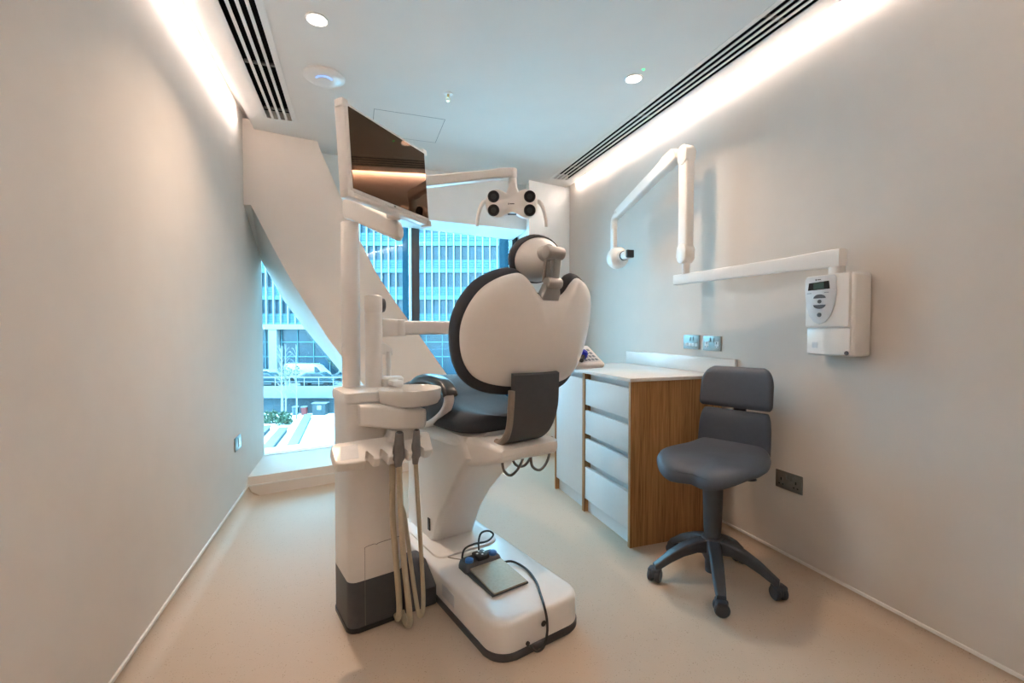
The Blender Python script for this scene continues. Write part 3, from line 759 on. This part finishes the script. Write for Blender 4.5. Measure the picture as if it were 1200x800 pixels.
# seam lines of the front hatch
sm = MB(off); yv = 1.7688
sm.box((.5235, yv, .02), (.5250, yv + .003, .325)); sm.tube([(.5245, yv + .0006, .322), (.527, yv + .0006, .330), (.56, yv + .0006, .334), (.572, yv + .0006, .330), (.585, yv + .0006, .334), (.67, yv + .0006, .338)], .0012, 5, 4)
sm.build('hatch_seam', 'grip', ct)
# bowl
BC = (.712, 1.772)
bw = MB(off)
bw.lathe([(.030, .870), (.090, .873), (.116, .881), (.127, .898), (.130, .936), (.128, .941), (.124, .938), (.114, .912), (.08, .894), (.02, .888), (0, .888)], Matrix.Translation((BC[0], BC[1], 0)), 48)
bw.lathe([(0, .845), (.035, .845), (.035, .866), (0, .866)], Matrix.Translation((BC[0], BC[1], 0)), 24)
bw.build('bowl', 'plastic', ct)
ba = MB(off); secs = []
for u, v0, v1, z0, z1 in ((.502, 1.735, 1.80, .812, .893), (.54, 1.712, 1.82, .808, .893), (.62, 1.69, 1.86, .792, .882), (.69, 1.69, 1.87, .780, .866), (.745, 1.70, 1.86, .778, .860), (.765, 1.725, 1.84, .785, .854)):
    secs.append([(u, (v0 + v1) / 2 + a, (z0 + z1) / 2 + b) for a, b in rrect(0, 0, (v1 - v0) / 2, (z1 - z0) / 2, .014, 4)])
ba.loft(secs).build('bowl_arm', 'plastic', ct)
# bowl flush block and cup filler spout
bf = MB(off)
bf.loft([[(.683 + a, 1.892 + b, z) for a, b in rrect(0, 0, hw, hh, .010, 3)] for z, hw, hh in ((.935, .04, .03), (.972, .042, .034), (.980, .036, .028))])
bf.box((.652, 1.80, .945), (.700, 1.89, .970), .008)
bf.build('flush_spout', 'plastic_matt', ct)
cf = MB(off); cf.cyl((.678, 1.92, .97), (.678, 1.92, 1.085), .0105, n=14)
cf.loft([[(u, 1.935 + a, z + b) for a, b in rrect(0, 0, .018, hh, .006, 3)] for u, z, hh in ((.62, 1.100, .030), (.66, 1.098, .026), (.695, 1.085, .016))])
cf.build('cup_filler', 'plastic', ct)
# poles
MB(off).cyl((.535, 1.975, .935), (.535, 1.975, 1.630), .037, n=32, bev=.004).build('pole', 'plastic', ct)
po = MB(off); po.cyl((.615, 1.925, .935), (.615, 1.925, 1.245), .036, n=32)
po.cyl((.615, 1.925, 1.249), (.615, 1.925, 1.325), .037, n=32, bev=.010); po.cyl((.615, 1.925, 1.243), (.615, 1.925, 1.252), .034, n=24)
po.build('post', 'plastic', ct)
MB(off).cyl((.655, 1.945, 1.285), (.668, 1.945, 1.285), .030, n=24, bev=.003).cyl((.63, 1.94, 1.285), (.657, 1.945, 1.285), .024, n=20).build('post_knob', 'charcoal', ct)
# instrument holder
ih = MB(off)
Hm = basis((.575, 1.70, .715), (1, 0, 0), (0, math.cos(math.radians(28)), math.sin(math.radians(28))), (0, -math.sin(math.radians(28)), math.cos(math.radians(28))))
def slot(xc):
    w = .0115 if xc < .02 else .0265 if xc < .1 else .0215
    return [(xc + w + .006, -.056), (xc + w + .003, -.052), (xc + w, -.044), (xc + w, -.012)] + [(xc + w * math.cos(a), -.012 + w * math.sin(a)) for a in [PI * q / 8 for q in range(1, 8)]] + [(xc - w, -.012), (xc - w, -.044), (xc - w - .003, -.052), (xc - w - .006, -.056)]
ol = [(-.185, .055), (-.200, .045), (-.205, -.035), (-.195, -.052), (-.185, -.056)]
ol_ = [(-.160, .060), (-.174, .055), (-.184, .035), (-.186, -.035), (-.178, -.050), (-.162, -.054)]
for xc in (-.066, -.012, .052, .122): ol_ += slot(xc)[::-1]
ol_ += [(.172, -.054), (.184, -.046), (.206, .045), (.200, .056), (.190, .060)]
ih.prism(ol_[::-1], -.020, .020, Hm, .006, 3)
ih.build('instrument_holder', 'plastic', ct)
MB(off).prism([(-.166, -.036), (-.102, -.036), (-.088, .036), (-.150, .036)], .0195, .0208, Hm).build('label_plate', 'panel_grey', ct)
hn = MB(off); hn.loft([[(.670 + a, 1.745 + b, z) for a, b in rrect(0, 0, hw, .035, .015, 4)] for z, hw in ((.715, .085), (.745, .075), (.765, .060), (.785, .055))]); hn.build('holder_neck', 'plastic', ct)

# suction handpieces resting in the holder, each with its hose
def hanger(name, label, u, sc, hose_pts, hr, grp):
    t, of = chair_thing(name, label, 'suction handpiece', u, 1.665, .70, grp)
    Mh = basis((u, 1.672, .705), (1, 0, 0), (0, math.cos(.12), math.sin(.12)), (0, -math.sin(.12), math.cos(.12)))
    MB(of).lathe([(0, -.052), (.010 * sc, -.052), (.0125 * sc, -.03), (.017 * sc, -.02), (.0165 * sc, .0), (.0155 * sc, .02), (.0125 * sc, .06), (.0115 * sc, .082), (.009 * sc, .084), (0, .078)], Mh, 22).build('grip', 'grip', t)
    MB(of).lathe([(0, .0795), (.0095 * sc, .0795), (.0085 * sc, .086), (.006 * sc, .0865), (0, .083)], Mh, 18).build('tip', 'black', t)
    for P in hose_pts: MB(of).tube(P, hr, 12, 8).build('hose', 'hose', t)
    return t
hanger('suction_handpiece', 'thick grey suction handpiece with two beige hoses in the instrument holder', .627, 1.35,
       [[(.629, 1.672, .655), (.632, 1.668, .50), (.640, 1.660, .30), (.655, 1.65, .12), (.660, 1.65, .05), (.662, 1.675, .022), (.664, 1.72, .022), (.666, 1.750, .035)],
        [(.609, 1.690, .660), (.612, 1.700, .45), (.630, 1.700, .20), (.638, 1.705, .08), (.64, 1.725, .03), (.642, 1.750, .03)]], .0115, None)
hanger('saliva_ejector', 'slim grey saliva ejector with one looped beige hose in the instrument holder', .697, 1.1,
       [[(.699, 1.677, .655), (.703, 1.66, .45), (.714, 1.652, .20), (.714, 1.648, .09), (.706, 1.648, .058), (.697, 1.655, .070), (.690, 1.675, .15), (.682, 1.71, .30), (.676, 1.735, .42), (.672, 1.755, .46)]], .0085, None)

# ------------------------------------------------------------------ monitor on its pole
mc = Vector((.1275, 1.789, 1.786)); md_ = Vector((.326, .364, 0)).normalized()   # screen's horizontal direction
mn = Vector((md_.y, -md_.x, 0)); tl = math.radians(4.1)
mo = thing('monitor', 'white framed flat monitor on the tall pole, screen facing the right wall', 'monitor', mc, math.atan2(md_.y, md_.x))
# local: x along screen, -y out of the screen, z up
KS = Matrix.Scale(.93, 4); Mt = Matrix.Rotation(-tl, 4, 'X') @ KS
MB().box((-.258, -.004, -.178), (.258, .040, .164), .010, 3, Mx=Mt).build('housing', 'plastic', mo)
MB().box((-.245, -.008, -.160), (.245, -.003, .155), .002, Mx=Mt).build('frame', 'plastic_matt', mo)
MB().box((-.238, -.0095, -.148), (.240, -.007, .146), Mx=Mt).build('screen', 'screen', mo)
for sx_, sz_ in ((-1, -1), (-1, 1), (1, -1), (1, 1)): MB().box((sx_ * .250 - .016, -.010, (.155 if sz_ > 0 else -.170) - .014), (sx_ * .250 + .016, .030, (.155 if sz_ > 0 else -.170) + .014), .006, Mx=Mt).build('corner_bumper', 'plastic', mo)
MB().box((-.006, -.0086, -.157), (.006, -.0079, -.152), Mx=Mt).build('badge', 'mark', mo)
mt = MB()
mt.loft([[(xx + a, yy, zz + b) for a, b in rrect(0, 0, hw, hh, .018, 5)] for xx, yy, zz, hw, hh in ((.098, .305, -.100, .018, .02), (.098, .300, -.100, .032, .040), (.092, .25, -.108, .037, .047), (.11, .13, -.168, .034, .045), (.118, .06, -.204, .030, .040), (.119, .045, -.210, .018, .024))])
mt.box((.06, .03, -.165), (.12, .075, -.10), .008)
mt.build('mount_arm', 'plastic', mo)

# ------------------------------------------------------------------ operating lamp
lc = Vector((.6775, 1.990, 1.752))
lp = thing('operating_lamp', 'white four-lens operating lamp on a jointed arm above the headrest', 'dental lamp', lc, -math.radians(18.85))
# local: x right across lamp, -y toward the lenses' side, z up
body = []
def lobes():
    pts = []
    for k in range(64):
        a = 2 * PI * k / 64; c, s_ = math.cos(a), math.sin(a)
        X = .118 * math.copysign(abs(c) ** .62, c); Z = .074 * math.copysign(abs(s_) ** .85, s_)
        Z *= 1 - .48 * math.exp(-(X / .044) ** 2)
        pts.append((X, Z))
    return pts
Ml_ = basis((0, 0, 0), (1, 0, 0), (0, 0, 1), (0, -1, 0))
MB().loft([[Ml_ @ Vector((a * f, b * f, h)) for a, b in lobes()] for h, f in ((-.045, .35), (-.04, .6), (-.022, .9), (0, 1), (.015, 1), (.022, .96), (.023, .9))]).build('lamp_head', 'plastic', lp, 50)
for sx_ in (-1, 1):
    for sz_ in (-1, 1):
        L_ = Ml_ @ Matrix.Translation((sx_ * .082, sz_ * .031 - .001, 0))
        ln_ = MB().lathe([(.0265, .020), (.0265, .029), (.0245, .0295), (.0235, .0265), (0, .0265)], L_, 28).build('lens', 'lens', lp)
        MB().lathe([(0, .0285), (.005, .0285), (.013, .0272), (.013, .0267), (0, .0267)], L_, 16).build('reflector', 'lens_ring', ln_)
    hp = [(sx_ * .112, -.004, .012), (sx_ * .130, -.012, .006), (sx_ * .146, -.020, -.03), (sx_ * .155, -.024, -.075), (sx_ * .157, -.024, -.105)]
    MB().tube(hp, lambda t: .011 - .004 * t, 12, 5).build('handle', 'plastic', lp)
MB().box((-.018, -.0245, -.052), (.022, -.020, -.046), .001).build('sensor_slot', 'black', lp)
mk = MB(); mk.box((-.016, -.0238, -.006), (-.012, -.022, .002)); mk.box((-.009, -.0236, -.004), (.012, -.022, .000)); mk.build('badge', 'mark', lp)
nk = MB()
nk.loft([[(.004 + a, .0 + b, z) for a, b in rrect(0, 0, hw, hh, .010, 4)] for z, hw, hh in ((.03, .034, .014), (.05, .030, .018), (.078, .020, .018), (.095, .019, .019))])
nk.cyl((.004, 0, .095), (.004, 0, .118), .0195, n=24); nk.cyl((.004, 0, .119), (.004, 0, .163), .0215, n=24, bev=.004)
nk.build('neck', 'plastic', lp)
am = MB()
# spring arm back to the tall pole
tow = W(.535, 1.975, 0) - lc; rz_ = Matrix.Rotation(math.radians(18.85), 3, 'Z'); tow = rz_ @ tow
A0 = Vector((.004, 0, .145)); A1 = Vector((tow.x, tow.y, .014))
dd = (A1 - A0).normalized(); sd = dd.cross(Vector((0, 0, 1))).normalized(); up = sd.cross(dd)
LL = (A1 - A0).length
am.loft([[A0 + dd * l + sd * a + up * b for a, b in rrect(0, 0, hw, hh, .008, 4)] for l, hw, hh in ((-.018, .016, .014), (.0, .020, .020), (.06, .022, .024), (.10, .019, .021), (LL - .14, .022, .024), (LL - .03, .020, .014), (LL, .018, .013))])
am.cyl((A1.x, A1.y, -.008), (A1.x, A1.y, .048), .0385, n=28, bev=.006)
am.cyl((A1.x, A1.y, -.0245), (A1.x, A1.y, -.006), .020, n=20)
am.build('spring_arm', 'plastic', lp)

# ------------------------------------------------------------------ delivery unit on its swing arm
dl, off = chair_thing('delivery_unit', 'instrument delivery tray with keypad on a swing arm behind the backrest', 'dental unit', 1.5, 1.80, 1.0)
da = MB(off)
da.loft([[(u, 1.945 + a, 1.188 + b) for a, b in rrect(0, 0, hw, hh, .008, 4)] for u, hw, hh in ((.654, .022, .040), (.70, .024, .038), (.735, .026, .036), (.75, .022, .031), (1.33, .020, .030), (1.36, .018, .026))])
da.cyl((.735, 1.945, 1.150), (.735, 1.945, 1.224), .029, n=24, bev=.004)
da.build('swing_arm', 'plastic', dl)
MB(off).cyl((1.34, 1.945, 1.205), (1.34, 1.945, 1.06), .026, n=24).cyl((1.34, 1.945, 1.07), (1.34, 1.945, 1.03), .032, n=24).build('arm_pivot', 'plastic', dl)
tr = MB(off); tr.loft([[(a, b, z) for a, b in rrect(1.42, 1.88, hw, hh, .03, 5)] for z, hw, hh in ((.985, .165, .12), (.99, .18, .135), (1.03, .18, .135), (1.035, .172, .127))]); tr.build('tray', 'plastic', dl)
Mk = basis((1.585, 1.655, 1.045), (1, .03, 0), (0, math.cos(.62), math.sin(.62)), (0, -math.sin(.62), math.cos(.62)))
kp = MB(off).box((-.115, -.075, -.022), (.085, .085, .008), .012, 3, Mx=Mk).build('keypad', 'plastic', dl)
MB(off).box((-.095, -.052, .008), (.066, .070, .0095), .001, Mx=Mk).build('key_panel', 'panel_grey', kp)
for r_ in range(4):
    for c__ in range(5):
        MB(off).box((-.062 + c__ * .025, -.044 + r_ * .025, .0092), (-.045 + c__ * .025, -.028 + r_ * .025, .0115), .002, Mx=Mk).build('key', 'key', kp)
MB(off).lathe([(0, .04), (.012, .04), (.019, .030), (.021, .012), (.016, .0), (0, .0)], Mk @ Matrix.Translation((-.040, -.018, .010)), 20).build('blue_knob', 'blue_deep', dl)
MB(off).cyl(Mk @ Vector((-.078, -.050, .02)), Mk @ Vector((-.04, -.018, .03)), .012, n=14).build('knob_stem', 'black', dl)

# ------------------------------------------------------------------ world outside the window
FW = Vector((.323, .946, 0)).normalized(); RT = Vector((FW.y, -FW.x, 0))
def XY(r, d, z=0): return RT * r + FW * d + Vector((0, 0, z))
EZ = math.atan2(RT.y, RT.x)
def ext(name, label, cat, r, d, z, group=None): return thing(name, label, cat, XY(r, d, z), EZ, group)
PZ, RZ = -7.5, -5.0
pz = MB().prism([(-60, 4), (60, 4), (60, 47), (-60, 47)], PZ - .3, PZ).build('plaza_ground', 'paving', kind='structure'); pz.rotation_euler.z = EZ
rd = MB().prism([(-60, 47), (60, 47), (60, 70), (-60, 70)], RZ - .9, RZ).build('road_ground', 'road', kind='structure'); rd.rotation_euler.z = EZ
uw = MB().prism([(-60, 47.3), (60, 47.3), (60, 48), (-60, 48)], PZ - .3, RZ - .9).build('wall_underpass', 'dark_wall', kind='structure'); uw.rotation_euler.z = EZ
pp = ext('parapet', 'pale concrete parapet along the raised road outside', 'wall', 0, 47, RZ)
MB().box((-50, -.25, -.9), (40, 0, .35), .03).build('coping', 'concrete', pp)
fn = MB()
for k in range(60): fn.box((-50 + k * 1.5, -.15, .35), (-49.94 + k * 1.5, -.09, 1.25))
fn.box((-50, -.15, 1.22), (40, -.09, 1.30)); fn.box((-50, -.15, .78), (40, -.10, .82)); fn.build('railing', 'fin', pp)
# office building across the road
ob = ext('street_office_building', 'cyan glass office building with white vertical fins across the road', 'building', 0, 62, RZ)
L0, L1 = -58, 30
MB().box((L0, .35, 0), (L1, 6, 25)).build('core', 'fac_glass', ob)
fl = 3.65
for k in range(5):
    z0 = 6.6 + k * fl
    MB().box((L0, 0, z0 - .0), (L1, .36, z0 + .55)).build('spandrel', 'spandrel', ob)
    MB().box((L0, .10, z0 + .55), (L1, .40, z0 + 1.75)).build('louvre_band', 'band', ob)
    gm = MB()
    for q in range(3): gm.box((L0, .02, z0 + .75 + q * .35), (L1, .14, z0 + .82 + q * .35))
    gm.build('louvre', 'spandrel', ob)
for k in range(86):
    xx = L0 + 2 + k * .98
    MB().box((xx, -.22, 6.4), (xx + .16, .1, 25)).build('fin', 'fin', ob)
for k in range(9): MB().box((L0 + 5.9 + k * 9.6, -.6, 0), (L0 + 7.0 + k * 9.6, .3, 6.6)).build('column', 'fin', ob)
MB().box((L0, -.7, 6.2), (L1, .3, 6.9)).build('canopy_beam', 'fin', ob)
tm = MB()
for z in (2.4, 4.4): tm.box((L0, .2, z), (L1, .4, z + .14))
for k in range(40): tm.box((L0 + k * 2.2, .2, 0), (L0 + .1 + k * 2.2, .4, 6.4))
tm.build('ground_floor_mullion', 'spandrel', ob)

def vehicle(name, label, cat, r, d, L, H, prof, paint, grp=None):
    t = ext(name, label, cat, r, d, RZ, grp)
    body_m = MB().prism(prof, -.85, .85, basis((0, 0, 0), (1, 0, 0), (0, 0, 1), (0, -1, 0)), .08, 2).build('body', paint, t)
    return t
def wheels(t, xs, R=.34):
    for xx in xs:
        for yy in (-.86, .70):
            MB().cyl((xx, yy, R), (xx, yy + .18, R), R, n=18).build('wheel', 'tyre', t)
v = vehicle('van', 'white delivery van parked on the road outside', 'van', -24.0, 53.2, 5.2, 2.2, [(-2.3, .35), (2.5, .35), (2.55, .95), (2.2, 1.15), (1.55, 1.95), (1.1, 2.2), (-2.2, 2.25), (-2.35, 2.0)], 'car_white')
wheels(v, (-1.4, 1.6)); MB().prism([(1.2, 1.2), (2.0, 1.2), (1.5, 1.85), (1.2, 1.9)], -.87, .87, basis((0, 0, 0), (1, 0, 0), (0, 0, 1), (0, -1, 0))).build('side_window', 'car_glass', v)
carp = [(-2.0, .3), (2.0, .3), (2.1, .75), (1.3, .9), (.7, 1.42), (-1.0, 1.45), (-1.7, .95), (-2.1, .85)]
cwin = [(-1.35, .95), (1.05, .92), (.62, 1.33), (-.92, 1.36)]
for nm, lb, rr, dd_, pt in (('car', 'pale estate car parked left of the white van outside', -29.3, 54, 'car_white'), ('car', 'dark car parked in front of the white van outside', -21.6, 50.4, 'car_teal'), ('car', 'grey car parked right of the white van outside', -18.9, 53.6, 'car_grey'), ('car', 'dark teal car parked in front of the pale estate car outside', -27.2, 50.2, 'car_teal')):
    v = vehicle(nm, lb, 'car', rr, dd_, 4, 1.5, carp, pt); wheels(v, (-1.25, 1.3), .31)
    MB().prism(cwin, -.87, .87, basis((0, 0, 0), (1, 0, 0), (0, 0, 1), (0, -1, 0))).build('side_window', 'car_glass', v)
# plaza steps and seats
for k, (r0, d0, r1, d1) in enumerate(((-19.4, 33.5, -21.2, 39.1), (-17.0, 31.0, -19.35, 38.3), (-15.3, 31.0, -20.0, 44.4))):
    p0 = XY(r0, d0, PZ); p1 = XY(r1, d1, PZ); dv = (p1 - p0); 
    t = thing('stone_bench', ('long white stone step on the plaza, leftmost of three', 'long white stone step on the plaza, middle of three', 'long white stone step on the plaza, rightmost of three')[k], 'bench', p0, math.atan2(dv.y, dv.x))
    MB().box((0, -.35, .30), (dv.length, .35, .42), .03).build('slab', 'concrete', t)
    MB().box((.1, -.28, 0), (dv.length - .1, .28, .30)).build('plinth', 'dark_wall', t)  # dark colour stands in for the shade on the step riser
def blob(mb, c, r, n, seed):
    rnd = random.Random(seed)
    for k in range(n):
        a, b = rnd.random() * 2 * PI, math.acos(2 * rnd.random() - 1); q = r * rnd.random() ** .4
        p = Vector(c) + Vector((q * math.sin(b) * math.cos(a), q * math.sin(b) * math.sin(a), q * math.cos(b)))
        d = Vector((rnd.gauss(0, 1), rnd.gauss(0, 1), rnd.gauss(0, 1))).normalized(); e = d.orthogonal().normalized(); s2 = .10 + .10 * rnd.random()
        mb.mesh([p - d * s2, p + e * s2 * .5, p + d * s2, p - e * s2 * .5], [(0, 1, 2, 3)])
    return mb
for k, (r, d) in enumerate(((-21.5, 40.4), (-19.9, 39.6))):
    t = ext('planter_shrub', ('green shrub bed on the plaza left of the birches', 'green shrub bed on the plaza right of the birches')[k], 'shrub', r, d, PZ)
    MB().lathe([(0, 0), (.55, 0), (.62, .35), (0, .35)], None, 18).build('planter', 'paving', t)
    blob(MB(), (0, 0, .85), .70, 260, k).build('foliage', 'leaf', t)
rt = random.Random(2)
for k, (r, d) in enumerate(((-20.55, 40.5), (-21.55, 42.3), (-20.9, 43.9), (-22.5, 45.0))):
    t = ext('birch_tree', ('slim pale birch between the two shrub beds on the plaza, nearest of four', 'slim pale birch right behind the left shrub bed on the plaza', 'slim pale birch rightmost of the four on the plaza', 'slim pale birch nearest the road parapet, farthest of four')[k], 'tree', r, d, PZ)
    tk = MB(); tk.tube([(0, 0, 0), (.05, 0, 2.2), (-.05, .1, 4.5), (.1, 0, 7.2)], lambda q: .09 - .07 * q, 8, 4)
    for q in range(14):
        z = 2 + q * .36; a = rt.random() * 6.28; l = .3 + rt.random() * .35
        tk.tube([(0, 0, z), (l * .5 * math.cos(a), l * .5 * math.sin(a), z + .4), (l * math.cos(a), l * math.sin(a), z + .6)], .018, 5, 3)
    tk.build('trunk', 'bark', t)
    blob(MB(), (0, 0, 4.6), .62, 26, 10 + k).build('foliage', 'leaf_pale', t)
t = ext('street_tree', 'round green tree beyond the white van outside', 'tree', -22.3, 58.5, RZ)
MB().tube([(0, 0, 0), (.05, 0, 1.2), (0, 0, 2.2)], .12, 8, 3).build('trunk', 'bark', t)
blob(MB(), (0, 0, 2.6), 1.5, 500, 33).build('foliage', 'leaf', t)
t = ext('kiosk', 'dark grey kiosk with a pale sign on the plaza', 'kiosk', -19.6, 46.3, PZ)
MB().box((-.65, -.4, 0), (.65, .4, 1.15), .03).build('cabin', 'kiosk', t); MB().box((-.75, -.5, 1.15), (.75, .5, 1.24), .02).build('roof', 'concrete', t)
MB().box((-.15, -.42, .55), (.25, -.40, 1.0)).build('sign', 'fin', t)
for k, (r, m_, lb) in enumerate(((-21.2, 'red', 'small red bin beside the dark kiosk on the plaza'), (-22.1, 'car_teal', 'small dark blue bin left of the red one on the plaza'))):
    t = ext('litter_bin', lb, 'bin', r, 46.2, PZ)
    MB().lathe([(0, 0), (.28, 0), (.34, .75), (.30, .78), (0, .78)], None, 16).build('drum', m_, t)
    MB().lathe([(0, .78), (.36, .78), (.34, .86), (0, .88)], None, 16).build('lid', 'concrete', t)

# ------------------------------------------------------------------ lights
def area(name, loc, rot, power, col, shape='DISK', sx=.09, sy=.09, spread=PI):
    L = bpy.data.lights.new(name, 'AREA'); L.energy = power; L.color = col; L.shape = shape; L.size = sx; L.spread = spread
    if shape in ('RECTANGLE', 'ELLIPSE'): L.size_y = sy
    o = bpy.data.objects.new(name, L); COL.objects.link(o); o.location = loc; o.rotation_euler = rot
    return o
WARM = (1, .72, .51)
for x_, y_, p_, sp_ in ((-.158, 2.265, 40, 118), (1.475, 2.22, 22, 118), (-.158, .55, 11, 180), (1.475, .55, 10, 180)):
    area('downlight_beam', (x_, y_, ZC - .008), (0, 0, 0), p_, WARM, 'DISK', .055, spread=math.radians(sp_))
COVE = (1, .88, .83)
area('cove_glow', (CE0 - .004, 1.15, ZC + .030), (0, math.radians(62), 0), 140, COVE, 'RECTANGLE', .024, 4.5, math.radians(124))
area('cove_glow', (CE1 + .004, 1.45, ZC + .030), (0, -math.radians(62), 0), 185, COVE, 'RECTANGLE', .022, 5.0, math.radians(124))
sun = bpy.data.lights.new('sun', 'SUN'); sun.energy = 32; sun.color = (.80, .95, 1); sun.angle = math.radians(3)
so = bpy.data.objects.new('sun', sun); COL.objects.link(so); so.rotation_euler = (math.radians(35), 0, -math.radians(18.85) + math.radians(12))

w = bpy.data.worlds.new('overcast_sky'); SC.world = w; w.use_nodes = True
wn = w.node_tree.nodes; wl = w.node_tree.links; bg = wn['Background']
tc = wn.new('ShaderNodeTexCoord'); sx = wn.new('ShaderNodeSeparateXYZ'); rp = wn.new('ShaderNodeValToRGB')
wl.new(tc.outputs['Generated'], sx.inputs[0]); wl.new(sx.outputs['Z'], rp.inputs[0])
rp.color_ramp.elements[0].color = (.41, .775, 1.0, 1); rp.color_ramp.elements[1].color = (.40, .76, 1.0, 1)
wl.new(rp.outputs[0], bg.inputs['Color']); bg.inputs['Strength'].default_value = 66.0

# ------------------------------------------------------------------ camera
cam = bpy.data.cameras.new('camera'); cam.sensor_width = 36; cam.lens = 533 / 1200 * 36; cam.clip_start = .02; cam.clip_end = 300
co = bpy.data.objects.new('camera', cam); COL.objects.link(co); co.location = (0, 0, 1.18)
co.rotation_euler = (math.radians(90 - 1.5046), 0, -math.radians(18.847))
SC.camera = co
vs = SC.view_settings; vs.view_transform = 'Standard'; vs.look = 'None'; vs.gamma = 1; vs.exposure = -1.93; vs.use_curve_mapping = False
SC.cycles.use_denoising = True
SC.cycles.max_bounces = 10; SC.cycles.diffuse_bounces = 6; SC.cycles.transparent_max_bounces = 12
SC.cycles.sample_clamp_indirect = 0

# ------------------------------------------------------------------ groups of repeats
GROUPS = {'slot_diffuser': 'linear slot diffusers in the ceiling', 'cove_light_strip': 'cove light strips beside the ceiling', 'wall_socket': 'steel socket plates on the walls',
          'car': 'cars parked on the road outside', 'birch_tree': 'slim birches on the plaza', 'planter_shrub': 'shrub beds on the plaza', 'stone_bench': 'long stone steps on the plaza', 'litter_bin': 'small bins on the plaza'}
for o in SC.objects:
    if o.parent is None and o.name.split('.')[0] in GROUPS and not o.get('group'):
        o['group'] = GROUPS[o.name.split('.')[0]]
